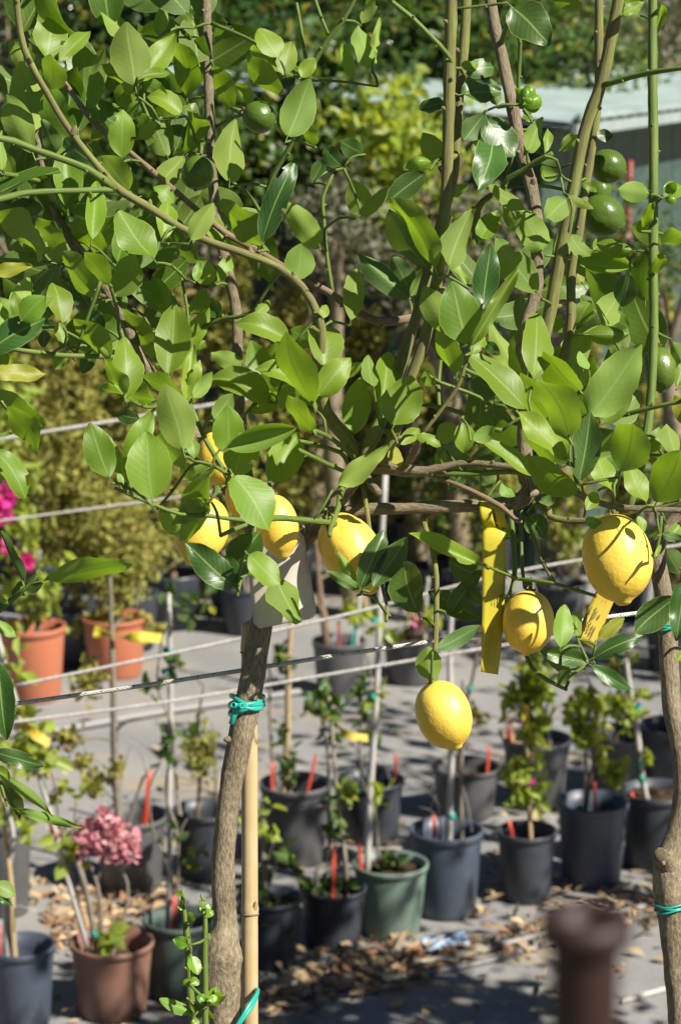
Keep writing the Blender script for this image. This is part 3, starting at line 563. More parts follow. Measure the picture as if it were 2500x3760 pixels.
# crumpled young shoots
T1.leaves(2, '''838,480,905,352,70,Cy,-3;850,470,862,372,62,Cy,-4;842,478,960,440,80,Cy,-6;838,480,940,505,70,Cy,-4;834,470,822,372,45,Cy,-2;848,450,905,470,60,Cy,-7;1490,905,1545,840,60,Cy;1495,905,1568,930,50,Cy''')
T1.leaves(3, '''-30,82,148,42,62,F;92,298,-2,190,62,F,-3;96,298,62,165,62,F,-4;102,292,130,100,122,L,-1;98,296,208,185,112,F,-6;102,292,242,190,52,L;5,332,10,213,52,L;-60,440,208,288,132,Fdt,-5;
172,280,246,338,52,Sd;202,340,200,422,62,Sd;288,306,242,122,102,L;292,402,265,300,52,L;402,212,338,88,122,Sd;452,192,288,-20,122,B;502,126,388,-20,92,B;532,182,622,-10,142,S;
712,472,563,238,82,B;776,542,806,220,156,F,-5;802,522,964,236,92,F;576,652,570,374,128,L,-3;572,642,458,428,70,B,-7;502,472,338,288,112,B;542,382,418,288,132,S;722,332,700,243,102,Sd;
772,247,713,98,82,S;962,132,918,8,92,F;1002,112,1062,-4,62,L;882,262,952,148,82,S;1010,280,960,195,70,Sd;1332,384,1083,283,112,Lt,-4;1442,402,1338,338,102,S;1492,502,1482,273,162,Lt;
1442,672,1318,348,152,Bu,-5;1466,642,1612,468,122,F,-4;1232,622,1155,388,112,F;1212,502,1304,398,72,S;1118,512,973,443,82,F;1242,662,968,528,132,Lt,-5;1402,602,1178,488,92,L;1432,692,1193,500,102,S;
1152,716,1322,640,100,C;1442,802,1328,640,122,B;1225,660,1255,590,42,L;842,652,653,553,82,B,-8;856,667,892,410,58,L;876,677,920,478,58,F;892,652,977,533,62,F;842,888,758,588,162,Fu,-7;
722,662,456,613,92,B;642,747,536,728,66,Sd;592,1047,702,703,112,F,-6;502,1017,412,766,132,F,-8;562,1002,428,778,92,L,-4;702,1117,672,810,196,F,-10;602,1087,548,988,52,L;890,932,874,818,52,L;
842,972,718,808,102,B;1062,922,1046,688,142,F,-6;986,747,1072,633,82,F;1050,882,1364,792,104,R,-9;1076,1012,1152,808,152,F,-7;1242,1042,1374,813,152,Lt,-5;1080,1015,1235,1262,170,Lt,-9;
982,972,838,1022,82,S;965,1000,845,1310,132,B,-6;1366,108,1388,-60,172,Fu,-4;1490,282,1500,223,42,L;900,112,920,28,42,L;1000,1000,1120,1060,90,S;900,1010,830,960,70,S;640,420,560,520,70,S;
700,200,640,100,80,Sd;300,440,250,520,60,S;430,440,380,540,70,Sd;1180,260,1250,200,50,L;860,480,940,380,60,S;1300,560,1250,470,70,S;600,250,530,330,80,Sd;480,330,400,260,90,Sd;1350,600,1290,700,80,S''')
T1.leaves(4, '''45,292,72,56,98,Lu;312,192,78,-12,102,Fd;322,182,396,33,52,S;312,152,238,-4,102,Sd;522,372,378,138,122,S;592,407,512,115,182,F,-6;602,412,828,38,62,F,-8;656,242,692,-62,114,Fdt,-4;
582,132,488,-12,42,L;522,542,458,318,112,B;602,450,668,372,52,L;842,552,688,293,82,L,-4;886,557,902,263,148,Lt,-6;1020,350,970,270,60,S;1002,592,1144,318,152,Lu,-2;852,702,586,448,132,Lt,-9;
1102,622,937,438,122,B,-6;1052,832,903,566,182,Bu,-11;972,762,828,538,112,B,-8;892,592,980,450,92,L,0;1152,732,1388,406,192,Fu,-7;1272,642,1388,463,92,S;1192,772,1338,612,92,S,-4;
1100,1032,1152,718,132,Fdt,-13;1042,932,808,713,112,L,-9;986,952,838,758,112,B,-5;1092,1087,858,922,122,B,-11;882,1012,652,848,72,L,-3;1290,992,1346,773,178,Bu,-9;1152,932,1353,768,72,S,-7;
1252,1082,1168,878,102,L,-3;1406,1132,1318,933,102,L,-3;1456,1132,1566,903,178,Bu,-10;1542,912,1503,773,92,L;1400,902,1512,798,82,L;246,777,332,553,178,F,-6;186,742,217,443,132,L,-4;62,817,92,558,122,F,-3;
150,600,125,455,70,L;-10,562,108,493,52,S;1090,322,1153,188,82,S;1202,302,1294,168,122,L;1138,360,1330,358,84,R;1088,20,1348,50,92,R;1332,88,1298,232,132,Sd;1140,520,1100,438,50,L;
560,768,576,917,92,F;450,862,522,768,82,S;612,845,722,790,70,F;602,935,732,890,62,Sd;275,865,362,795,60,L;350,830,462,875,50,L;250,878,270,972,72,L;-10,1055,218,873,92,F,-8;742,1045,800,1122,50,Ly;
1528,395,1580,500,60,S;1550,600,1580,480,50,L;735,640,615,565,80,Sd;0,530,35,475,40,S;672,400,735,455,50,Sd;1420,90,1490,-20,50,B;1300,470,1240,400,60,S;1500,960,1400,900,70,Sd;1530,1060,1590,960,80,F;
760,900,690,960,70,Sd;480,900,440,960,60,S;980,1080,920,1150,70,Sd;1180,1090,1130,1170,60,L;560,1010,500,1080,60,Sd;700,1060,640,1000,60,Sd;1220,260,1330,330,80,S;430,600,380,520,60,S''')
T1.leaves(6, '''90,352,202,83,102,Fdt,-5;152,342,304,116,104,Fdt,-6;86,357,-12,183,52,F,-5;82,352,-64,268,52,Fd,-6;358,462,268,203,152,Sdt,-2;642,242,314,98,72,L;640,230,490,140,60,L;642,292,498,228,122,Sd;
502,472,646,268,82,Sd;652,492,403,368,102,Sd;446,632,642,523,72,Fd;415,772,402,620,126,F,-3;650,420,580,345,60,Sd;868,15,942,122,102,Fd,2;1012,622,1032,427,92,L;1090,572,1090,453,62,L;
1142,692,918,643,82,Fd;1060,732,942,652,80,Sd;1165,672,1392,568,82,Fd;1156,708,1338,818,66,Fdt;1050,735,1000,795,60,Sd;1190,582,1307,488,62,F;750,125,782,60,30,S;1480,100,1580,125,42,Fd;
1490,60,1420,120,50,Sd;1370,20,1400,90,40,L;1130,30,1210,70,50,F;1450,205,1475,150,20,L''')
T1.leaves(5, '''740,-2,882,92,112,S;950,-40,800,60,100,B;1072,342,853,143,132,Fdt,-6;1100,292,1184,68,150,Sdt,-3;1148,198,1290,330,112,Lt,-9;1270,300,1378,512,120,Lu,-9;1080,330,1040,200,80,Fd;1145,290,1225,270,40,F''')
# suckers from below the graft
for pts in ([(7,930,1500,20),(7,885,1150,18),(7,875,1000,17),(7,868,850,16),(7,855,720,14),(7,845,640,10),(7,838,560,5)], [(7,960,1500,18),(7,945,1150,15),(7,946,1000,14),(7,943,850,13),(7,945,720,12),(7,940,640,8),(7,925,585,4)]):
    T1.limb('sucker', 'twig', 2.36, 2.36, pts)
T1.leaves(7, '''865,815,798,790,70,Fy;880,870,912,955,70,Ly,-3;880,985,838,1000,55,Fy;880,1000,920,970,50,Ly;945,790,970,765,55,Fy;872,720,880,665,40,Bdy;950,690,985,655,30,Fy;945,655,912,665,34,Ly;
945,650,975,640,30,Ly;945,650,918,612,26,Fy;845,650,818,640,40,Ly;840,590,812,570,40,Fy;890,1130,735,1065,50,Ly;885,1140,800,1110,50,By;950,1080,905,1050,50,Ly;955,1090,1000,1010,45,Ly;960,1075,1005,1055,36,Ly;
950,1110,985,1160,60,By;885,1165,920,1185,40,Ly;950,900,930,860,30,By;960,1100,1020,1040,60,B;880,1080,930,1150,60,Bd''')
T1.connect()
# crown outside the frame, above and to the right of the view, that dapples what is seen
g_ = random.Random(21); parts = []
def loose(n, box_, g_, size=0.075):
    Vv, Ff, Uu = [], [], []; bl = [leafblade(60 + i, fold=0.3, bow=0.06, nt_=6, nx=1, petiole=False) for i in range(3)]
    for _ in range(n):
        px, py, d = g_.uniform(*box_[0]), g_.uniform(*box_[1]), g_.uniform(*box_[2]); b0 = P(px, py, d)
        y = Vector((g_.gauss(0, 1), g_.gauss(0, 1), g_.gauss(0.3, 0.7))).normalized(); x = y.cross(Vector((g_.gauss(0, .6), g_.gauss(0, .6), 1))).normalized(); z = x.cross(y)
        L = size * g_.uniform(0.7, 1.3); W = L * g_.uniform(0.42, 0.55); v, f, u = g_.choice(bl); k = len(Vv)
        Vv += [b0 + x * (q.x * W) + y * (q.y * L) + z * (q.z * L) for q in v]; Ff += [tuple(i + k for i in q) for q in f]; Uu += u
    return Vv, Ff, Uu
up_ = loose(22, ((-100, 2600), (-900, -120), (2.3, 2.75)), g_)
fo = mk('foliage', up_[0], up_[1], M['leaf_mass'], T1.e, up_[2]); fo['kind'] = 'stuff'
def facing(n, areas, g_):
    Vv, Ff, Uu = [], [], []; bl = [leafblade(80 + i, fold=0.15 + 0.1 * i, bow=0.05 * (i - 1), nt_=9, nx=2) for i in range(4)]
    for _ in range(n):
        (x0, y0, x1, y1), dr = g_.choice(areas); px, py, d = g_.uniform(x0, x1), g_.uniform(y0, y1), g_.uniform(*dr); b0 = P(px, py, d)
        nn = camvec([c + g_.uniform(-.25, .25) for c in NCAM[g_.choice('LFFSBB')]]); a = g_.gauss(1.57, 1.0); y = CR * math.cos(a) + CU * math.sin(a); y = (y - nn * y.dot(nn)).normalized()
        z = nn if g_.random() < .5 else -nn; x = y.cross(z); L = g_.uniform(.05, .085); W = L * g_.uniform(.45, .6); v, f, u = g_.choice(bl); k = len(Vv)
        Vv += [b0 + x * (q.x * W) + y * (q.y * L) + z * (q.z * L) for q in v]; Ff += [tuple(i + k for i in q) for q in f]; Uu += u
    return Vv, Ff, Uu
bk = facing(105, [((-40, 60, 800, 1000), (2.5, 2.75)), ((-40, 700, 1000, 1300), (2.5, 2.75)), ((1750, 1000, 2480, 1750), (2.5, 2.8)), ((0, 0, 800, 600), (2.5, 2.7))], g_)
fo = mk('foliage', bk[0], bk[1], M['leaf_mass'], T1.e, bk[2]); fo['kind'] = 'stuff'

# the neighbouring lemon tree whose trunk stands at the right edge
T2 = Tree((P(2480, 3760, 2.55).x, P(2480, 3760, 2.55).y, TZ), 'lemon tree with a crooked trunk and a swollen graft, tied twice with green cord')
T2.limb('trunk', 'bark', 2.55, 2.55, [(8,1560,1900,60),(8,1575,1300,58),(8,1560,1100,54),(8,1545,920,60),(8,1535,760,62),(8,1522,640,70),(8,1512,520,80),(8,1515,440,78),(8,1535,360,60),(8,1560,250,46),(8,1578,100,45),(6,1568,1080,45),(6,1535,960,44),(6,1518,800,44),(6,1510,640,46),(6,1500,480,44),(6,1482,350,42),(6,1460,240,40),(6,1470,140,36),(6,1540,40,34),(6,1640,-60,32),(4,1680,900,30),(4,1800,500,24)], ground=True)
T2.limb('stub', 'bark', 2.545, 2.52, [(8,1540,500,40),(8,1502,440,42),(8,1478,412,40),(8,1470,402,30)])
T2.limb('limb', 'stem', 2.55, 2.5, [(6,1600,-20,20),(6,1590,150,16),(6,1575,320,12)])
T2.limb('limb', 'stem', 2.5, 2.6, [(6,1640,-60,22),(4,1640,820,18),(4,1620,480,16),(4,1650,100,14)])
T2.leaves(6, '''1540,393,1356,558,132,Fdt,-3;1580,325,1548,595,100,Fdt,-4;1500,170,1560,285,90,Sd;1560,60,1500,140,60,F;1590,640,1545,690,40,L''')
T2.leaves(4, '''1600,420,1535,520,70,S;1610,780,1540,640,80,S;1590,1010,1520,930,80,B''')
T2.connect()
ex = loose(60, ((2750, 4200), (300, 2000), (2.65, 3.4)), g_, 0.09); fo = mk('foliage', ex[0], ex[1], M['leaf_mass'], T2.e, ex[2]); fo['kind'] = 'stuff'

# the lemon tree off the left edge, of which sprays of leaves come in
T3 = Tree((P(-320, 3760, 2.3).x, P(-320, 3760, 2.3).y, TZ), 'lemon tree beside the bougainvillea with long drooping pointed leaves')
T3.limb('trunk', 'bark', 2.3, 2.3, [(7,-420,1900,60),(7,-410,1200,55),(7,-400,600,50),(5,-390,900,48),(5,-400,300,44),(3,-380,600,36),(3,-360,100,26)], ground=True)
for pts in ([(5,-390,700,16),(5,-200,560,14),(5,-40,482,13),(5,60,400,12),(5,125,345,10),(5,188,280,8)], [(3,-380,600,14),(3,-200,560,11),(3,-60,540,8)], [(3,-385,900,14),(3,-200,800,11),(3,-50,690,8)], [(5,-390,200,14),(3,-200,1000,10),(3,-50,900,7)],
            [(7,-400,400,14),(7,-200,100,11),(7,-60,10,8)], [(5,-390,800,14),(5,-200,760,10),(5,-40,690,8)], [(7,-400,700,12),(7,-200,600,9),(7,-60,520,7)]):
    T3.limb('limb', 'twig', 2.3, 2.27, pts)
T3.leaves(3, '''-40,532,210,542,82,Lt;-20,612,208,782,92,B;30,695,175,908,112,B;-30,895,118,1118,98,Lt;-20,822,62,815,20,F;-30,480,60,440,70,S''')
T3.leaves(5, '''212,312,608,243,100,Bu;106,322,2,90,48,Bd;112,352,198,328,62,Sd;60,390,105,318,50,Sd;-40,498,76,574,48,L;-15,690,32,1075,118,Fdt;-40,1105,202,1172,74,Fdt;-30,380,40,425,30,F''')
T3.leaves(7, '''-20,30,90,240,90,Bd;-30,10,245,225,46,F;70,190,378,278,44,F;-30,540,72,588,62,L;-30,580,62,640,30,Fd;-20,0,60,60,60,B''')
T3.connect()
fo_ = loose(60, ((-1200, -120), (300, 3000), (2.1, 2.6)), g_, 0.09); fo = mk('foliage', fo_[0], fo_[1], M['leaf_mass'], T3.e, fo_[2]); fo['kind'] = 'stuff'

# ------------------------------------------------------------------ fruit
def lemon(c, axis, rx, ry, mat, label, seed, ridged=0.0, nip=1.0, group=None, stalk=None):
    """c centre, axis from stalk end to nipple, rx half width, ry half length"""
    r = random.Random(seed); prof = []; n = 26
    for i in range(n + 1):
        a = math.pi * i / n; z = math.cos(a); q = max(0.0, math.sin(a)) ** 0.92
        prof.append((max(1e-4, q * rx), -z * ry * 0.93))
    tip = [(rx * 0.24 * nip, ry * 0.935), (rx * 0.21 * nip, ry * 0.975), (rx * 0.13 * nip, ry * 1.01), (1e-4, ry * 1.02)]
    prof = [p for p in prof if not (p[1] > 0 and p[0] < rx * 0.30 * nip)] + tip
    ph = [r.random() * 6 for _ in range(6)]
    def fn(th, s):
        q = 1 + 0.018 * math.sin(2 * th + ph[0] + s * 3) + 0.014 * math.sin(3 * th + ph[1] - s * 5) + 0.008 * math.sin(7 * th + ph[2] + s * 9) + 0.007 * math.sin(5 * th + ph[3] - s * 14)
        if ridged: q += ridged * math.sin(9 * th + ph[4]) * max(0, 1 - s * 2.2)
        return q
    v, f, u = lathe(prof, 40, fn)
    z = axis.normalized(); x = z.orthogonal().normalized(); y = z.cross(x)
    rot = Matrix(((x.x, y.x, z.x), (x.y, y.y, z.y), (x.z, y.z, z.z)))
    o = link('lemon', mesh('lemon', v, f, M[mat], u), None, Matrix.Translation(c) @ rot.to_4x4()); tag(o, label, 'lemon', group)
    top = c - z * ry * 0.92
    cal = []
    for k in range(5):
        a = k * 2 * math.pi / 5 + ph[0]; d = x * math.cos(a) + y * math.sin(a)
        cal.append(nub(top - z * 0.0005 + d * 0.002, d - z * 0.25, 0.0016, 0.0045))
    v, f, u = merge(cal + [nub(top + z * 0.001, -z, 0.0028, 0.005)]); mk('calyx', v, f, M['drytwig'], o, u)
    if stalk is not None:
        (v, f, u), Q, S = stemparts([top + z * 0.001, top - z * 0.012 + (stalk - top) * 0.2, stalk], [0.0022, 0.002, 0.0022], 0.008, 7, 0.03, 0.02, r, 0.6); mk('stalk', v, f, M['twig'], o, u)
    return o
def zl(k, cx, cy, nx, ny, rx, ry, d, mat, label, seed, lean=0.25, stalk=None, **kw):
    c = P(*Z(k, cx, cy), d); ax = (CR * (nx - cx) - CU * (ny - cy)); ax = ax.normalized() - CF * lean
    st = P(*Z(stalk[0], stalk[1], stalk[2]), stalk[3]) if stalk else None
    return lemon(c, ax, rx * ZS / FPX * d, ry * ZS / FPX * d * 1.03, mat, label, seed, stalk=st, **kw)
zl(6, 1274, 212, 1302, 430, 163, 212, 2.385, 'lemon', 'largest pale yellow lemon hanging over the small printed tag', 1, 0.15, (6, 1262, 8, 2.39))
zl(6, 864, 506, 850, 660, 118, 152, 2.42, 'lemon', 'speckled yellow lemon hanging beside the long yellow strip tag', 2, 0.2, (6, 850, 345, 2.43), nip=0.7)
zl(6, 475, 934, 538, 1095, 130, 166, 2.39, 'lemon', 'lowest yellow lemon, hanging alone under a single leaf', 3, 0.1, (6, 448, 742, 2.40))
zl(6, 52, 188, 170, 395, 138, 205, 2.40, 'lemon', 'big furrowed yellow lemon with leaves in front, right of the white card', 4, 0.1, (6, -50, 100, 2.36), ridged=0.05)
zl(5, 1278, 62, 1305, 200, 95, 150, 2.35, 'lemon', 'yellow lemon with a thick nipple hanging over the top of the white card', 5, 0.1, (5, 1240, -95, 2.36), nip=1.3)
zl(5, 930, 85, 870, 260, 118, 165, 2.33, 'lemon', 'shaded yellow lemon behind dark leaves, left of the white card', 6, 0.2, (5, 985, -85, 2.34))
zl(3, 1010, 940, 960, 800, 105, 128, 2.38, 'lemon', 'yellow lemon almost hidden by leaves above the clustered lemons', 7, 0.1, (3, 1060, 1060, 2.40))
zl(3, 1105, 1110, 1110, 1190, 70, 98, 2.37, 'lemon', 'orange-tinted lemon squeezed between two larger yellow lemons', 8, 0.1, (3, 1100, 1010, 2.38))
zl(1, 1193, 537, 1262, 560, 75, 80, 2.50, 'greenlemon', 'round dark green lemon on a side twig below bitten leaves', 11, -0.1, (1, 1118, 525, 2.51), nip=0.6)
zl(1, 912, 794, 900, 880, 78, 84, 2.50, 'greenlemon', 'green lemon partly behind a straight dark stem', 12, 0.1, (1, 915, 705, 2.52), nip=0.5)
zl(2, 1232, 764, 1330, 800, 80, 88, 2.52, 'greenlemon', 'upper glossy green lemon with a dry style at its tip, against the shed', 13, -0.1, (2, 1140, 740, 2.50), nip=0.7)
zl(2, 1206, 990, 1306, 1042, 97, 108, 2.53, 'greenlemon', 'larger glossy green lemon with a pointed nipple below two others', 14, -0.1, (2, 1110, 940, 2.50), nip=1.1)
zl(2, 1190, 880, 1235, 860, 56, 60, 2.57, 'greenlemon', 'small green lemon wedged behind two bigger green ones', 15, -0.1, (2, 1130, 880, 2.52), nip=0.6)
zl(4, 1468, 520, 1480, 640, 80, 108, 2.53, 'greenlemon', 'green lemon behind the straight upright green stem', 16, 0.1, (4, 1462, 400, 2.50))
zl(3, 402, 190, 400, 260, 70, 76, 2.55, 'greenlemon', 'shaded green lemon hidden among dark leaves under a leaf rosette', 17, 0.1, (3, 405, 100, 2.5), nip=0.6)
zl(4, 662, 600, 720, 640, 60, 80, 2.56, 'greenlemon', 'dark green lemon deep inside the crown behind thin twigs', 18, 0.1, (4, 610, 540, 2.5), nip=0.6)
zl(2, 45, 640, 20, 700, 45, 50, 2.56, 'greenlemon', 'small olive green lemon beside a leafless twig tip', 19, 0.1, None, nip=0.6) if False else None

# ------------------------------------------------------------------ tags, ties, cord, cane, post
def sheet(rows, thick, skip=()):
    nr, nc = len(rows), len(rows[0]); V = []; F = []
    def nrm(i, j):
        a = rows[min(i + 1, nr - 1)][j] - rows[max(i - 1, 0)][j]; b_ = rows[i][min(j + 1, nc - 1)] - rows[i][max(j - 1, 0)]; return a.cross(b_).normalized()
    Nn = [[nrm(i, j) for j in range(nc)] for i in range(nr)]
    for s in (0.5, -0.5):
        for i in range(nr):
            for j in range(nc): V.append(rows[i][j] + Nn[i][j] * thick * s)
    o = nr * nc; have = {(i, j) for i in range(nr - 1) for j in range(nc - 1)} - set(skip)
    for (i, j) in have:
        a, b_, c, d = i * nc + j, i * nc + j + 1, (i + 1) * nc + j + 1, (i + 1) * nc + j
        F += [(a, b_, c, d), (o + d, o + c, o + b_, o + a)]
        for (q, e0, e1) in (((i - 1, j), a, b_), ((i + 1, j), c, d), ((i, j - 1), d, a), ((i, j + 1), b_, c)):
            if q not in have: F.append((e1, e0, o + e0, o + e1))
    return V, F
def ribbon(edges, nc=5, bend=0.0):
    """edges: [((lx,ly,ld),(rx,ry,rd))...] in photo pixels with distance"""
    rows = []
    for a, b_ in edges:
        A, B = P(*a), P(*b_); rows.append([A.lerp(B, j / (nc - 1)) - CF * bend * math.sin(math.pi * j / (nc - 1)) for j in range(nc)])
    return rows
def lerp_edges(e, n):
    out = []
    for i in range(len(e) - 1):
        for k in range(n):
            t_ = k / n; out.append(tuple(tuple(p + (q - p) * t_ for p, q in zip(e[i][s], e[i + 1][s])) for s in (0, 1)))
    return out + [e[-1]]
def printing(parent, corners, lines, mat, seed, lift=0.0009):
    """rows of small dark marks as the worn printing shows: (u, v0, v1, height)"""
    r = random.Random(seed); A, B, C_, D = corners; V, F = [], []   # A top-left, B top-right, C bottom-right, D bottom-left
    nrm = (B - A).cross(D - A).normalized()
    if nrm.dot(CF) > 0: nrm = -nrm
    def at(u, v): return A.lerp(B, u).lerp(D.lerp(C_, u), v) + nrm * lift
    for (u, v0, v1, hh) in lines:
        v = v0
        while v < v1:
            e = min(v1, v + r.uniform(0.008, 0.022)); h2 = hh * r.uniform(0.7, 1); k = len(V)
            V += [at(u - h2 / 2, v), at(u + h2 / 2, v), at(u + h2 / 2, e), at(u - h2 / 2, e)]; F.append((k, k + 1, k + 2, k + 3)); v = e + r.choice((0.003, 0.004, 0.005, 0.014))
    return mk('print', V, F, mat, parent, smooth=False)
# long strip tag
tg = thing('hang_tag', P(1797, 2470, 2.42), 'long faded yellow strip tag looped over the thick horizontal branch', 'tag')
e = lerp_edges([((1797, 1918, 2.434), (1830, 1922, 2.434)), ((1785, 1940, 2.428), (1846, 1944, 2.428)), ((1771, 1954, 2.425), (1858, 1957, 2.425)), ((1770, 2100, 2.425), (1856, 2103, 2.427)), ((1770, 2240, 2.426), (1850, 2245, 2.431)), ((1768, 2380, 2.425), (1839, 2386, 2.437)), ((1766, 2468, 2.424), (1828, 2478, 2.440))], 3)
v, f = sheet(ribbon(e, 7, 0.0006), 0.0005); strip = mk('strip', v, f, M['yellow'], tg)
path = [(1935, 2.428), (1900, 2.424), (1870, 2.424), (1848, 2.430), (1834, 2.446), (1838, 2.463), (1860, 2.472), (1890, 2.468), (1918, 2.446), (1930, 2.434)]
rows = []
for i, (yy, dd) in enumerate(path):
    k = i / (len(path) - 1); L_, R_ = (1775, 1866) if i == 0 else (1764, 1855) if i == 1 else (1761, 1850) if i < 8 else (1785, 1845)
    rows.append([P(L_ + (R_ - L_) * j / 8, yy + (4 if j > 4 else 0), dd) for j in range(9)])
v, f = sheet(rows, 0.0005, skip=[(0, 4), (1, 4)]); mk('loop', v, f, M['yellow'], tg)
cs = [P(1770, 2140, 2.4245), P(1854, 2143, 2.4265), P(1828, 2478, 2.4392), P(1766, 2468, 2.4232)]
printing(tg, cs, [(0.25, 0.66, 0.88, .05), (0.36, 0.56, 0.9, .05), (0.46, 0.5, 0.9, .05), (0.56, 0.5, 0.9, .05), (0.76, 0.62, 0.92, .06), (0.5, 0.0, 0.24, .05), (0.62, 0.02, 0.26, .05), (0.75, 0.0, 0.24, .05), (0.88, 0.02, 0.24, .05)], M['inkfaint'], 3)
# short printed tag
tg = thing('hang_tag', P(2143, 2386, 2.42), 'short yellow tag with dark printed lines hanging below the largest lemon', 'tag')
e = lerp_edges([((2222, 2085, 2.452), (2262, 2095, 2.452)), ((2208, 2128, 2.452), (2281, 2145, 2.452)), ((2177, 2193, 2.452), (2252, 2212, 2.452)), ((2142, 2272, 2.449), (2214, 2300, 2.451)), ((2111, 2342, 2.445), (2176, 2386, 2.449))], 3)
v, f = sheet(ribbon(e, 6, 0.001), 0.0005); mk('strip', v, f, M['yellowdull'], tg)
(v, f, u), _, _ = stemparts([P(2242, 2095, 2.453), P(2228, 2120, 2.44), P(2184, 2186, 2.42), P(2188, 2192, 2.38)], [0.0008] * 4, 0.01, 6, 0, 0); mk('loop', v, f, M['yellowdull'], tg, u)
cs = [P(2177, 2193, 2.4505), P(2252, 2212, 2.4505), P(2176, 2386, 2.4475), P(2111, 2342, 2.4435)]
printing(tg, cs, [(0.06, 0.44, 0.75, .075), (0.14, 0.22, 0.42, .07), (0.26, 0.56, 0.78, .07), (0.36, 0.2, 0.52, .08), (0.40, 0.54, 0.80, .08), (0.46, 0.26, 0.44, .07), (0.55, 0.58, 0.82, .08), (0.68, 0.58, 0.84, .075), (0.64, 0.32, 0.42, .075), (0.5, 0.0, 0.03, .05), (0.66, 0.0, 0.04, .06)], M['ink'], 4)
# white card
tg = thing('hang_tag', P(1050, 2300, 2.41), 'blank off-white card tag with rounded corners hung on the trunk fork', 'tag')
nr, nc = 15, 13; TL, TR, BR, BL = (900, 1966), (1112, 1946), (1165, 2268), (933, 2312); rows = []
for i in range(nr):
    row = []
    for j in range(nc):
        a, b_ = j / (nc - 1), i / (nr - 1); rc = 0.06      # rounded corners
        if b_ > 1 - rc: k = (b_ - (1 - rc)) / rc; ins = rc * 1.3 * (1 - math.sqrt(max(0, 1 - k * k))); a = ins + a * (1 - 2 * ins)
        if b_ < rc: k = (rc - b_) / rc; ins = rc * 1.3 * (1 - math.sqrt(max(0, 1 - k * k))); a = ins + a * (1 - 2 * ins)
        px = (TL[0] * (1 - a) + TR[0] * a) * (1 - b_) + (BL[0] * (1 - a) + BR[0] * a) * b_; py = (TL[1] * (1 - a) + TR[1] * a) * (1 - b_) + (BL[1] * (1 - a) + BR[1] * a) * b_
        row.append(P(px, py, 2.412 - 0.006 * math.sin(math.pi * a) + 0.004 * math.sin(b_ * 3) - 0.01 * (1 - b_)))
    rows.append(row)
v, f = sheet(rows, 0.0012); mk('card', v, f, M['card'], tg)
(v, f, u), _, _ = stemparts([P(1010, 1970, 2.399), P(1040, 1930, 2.40), P(1110, 1930, 2.405), P(1120, 1960, 2.44)], [0.0008] * 4, 0.01, 6, 0, 0); mk('loop', v, f, M['rope'], tg, u)

def tie(label, loops, mat, rad, knot=None):
    """loops: (px, py, depth, half width m, half depth m, tilt up at the right m)"""
    parts = []
    for (px, py, d, hw, hd, tl, flat) in loops:
        c = P(px, py, d); Q = []
        for k in range(31):
            a = 2 * math.pi * k / 30; Q.append(c + CR * (hw * math.cos(a)) + CF * (hd * math.sin(a)) + CU * (tl * math.cos(a) + 0.0012 * math.sin(3 * a + px)))
        parts.append(tube(Q, [rad * (1 + 0.15 * math.sin(k)) for k in range(31)], 8))
    if knot:
        c = P(*knot); s = rad
        for (dx, dy, dz, L) in ((-0.3, 0.2, 1, 5), (0.5, 0.1, 0.9, 5), (-0.3, -1, 0.3, 8), (1, 0.1, 0.1, 5)):
            d = (CR * dx + CU * dy - CF * dz).normalized(); n0 = c; ln = L * s
            a = d.orthogonal().normalized(); b_ = d.cross(a); V = []; F = []
            for hh, rr in ((0, 1.3), (1, 1.25), (1, 0.75), (0.5, 0.7)):
                for k in range(10): th = k * math.pi / 5; V.append(n0 + d * ln * hh + (a * math.cos(th) + b_ * math.sin(th)) * (s * rr))
            for j in range(3):
                for k in range(10): F.append((j * 10 + k, j * 10 + (k + 1) % 10, j * 10 + 10 + (k + 1) % 10, j * 10 + 10 + k))
            F.append(tuple(range(30, 40))); parts.append((V, F))
    v, f, u = merge(parts); return tag(mk('plant_tie', v, f, mat), label, 'tie')
tie('turquoise hollow tie knotted round the grey trunk and the cane top', [(906, 2578, 2.458, 0.0168, 0.036, 0.004, 0), (906, 2590, 2.458, 0.0172, 0.036, -0.001, 0), (905, 2600, 2.458, 0.0168, 0.0355, 0.0055, 0), (908, 2572, 2.458, 0.0165, 0.0355, -0.0045, 0)], M['teal'], 0.0024, (870, 2594, 2.424))
tie('bright turquoise tie slanting round the cane below the graft', [(872, 3745, 2.45, 0.0205, 0.036, 0.030, 0), (874, 3752, 2.45, 0.0200, 0.036, 0.029, 0)], M['teal'], 0.0022)
tie('dark turquoise cord round the crooked trunk just under the leaves', [(2448, 2290, 2.55, 0.0125, 0.0135, 0.0005, 0), (2448, 2300, 2.55, 0.0125, 0.0135, -0.001, 0), (2449, 2308, 2.55, 0.0125, 0.0135, 0.0008, 0)], M['teal'], 0.0013)
tie('dark green cord round the crooked trunk below its swollen graft', [(2461, 3322, 2.55, 0.0175, 0.019, 0.001, 0), (2461, 3331, 2.55, 0.0172, 0.019, -0.002, 0), (2462, 3341, 2.55, 0.0168, 0.019, 0.002, 0)], M['teal'], 0.0012)

def cord(label, pts, rad, mat='rope', name='rope', sag=0.0, nmax=40):
    W = [P(*p) for p in pts]; Q, S = catmull(W, [rad] * len(W), 0.03)
    v, f, u = tube(Q, S, 8); return tag(mk(name, v, f, M[mat], None, u), label, 'rope')
cord('white cord with black flecks running close behind the trunk', [(-80, 2604, 2.462), (500, 2522, 2.464), (890, 2462, 2.464), (1250, 2405, 2.466), (1700, 2340, 2.48), (2261, 2262, 2.52), (2440, 2240, 2.566), (2520, 2222, 2.58)], 0.0024)

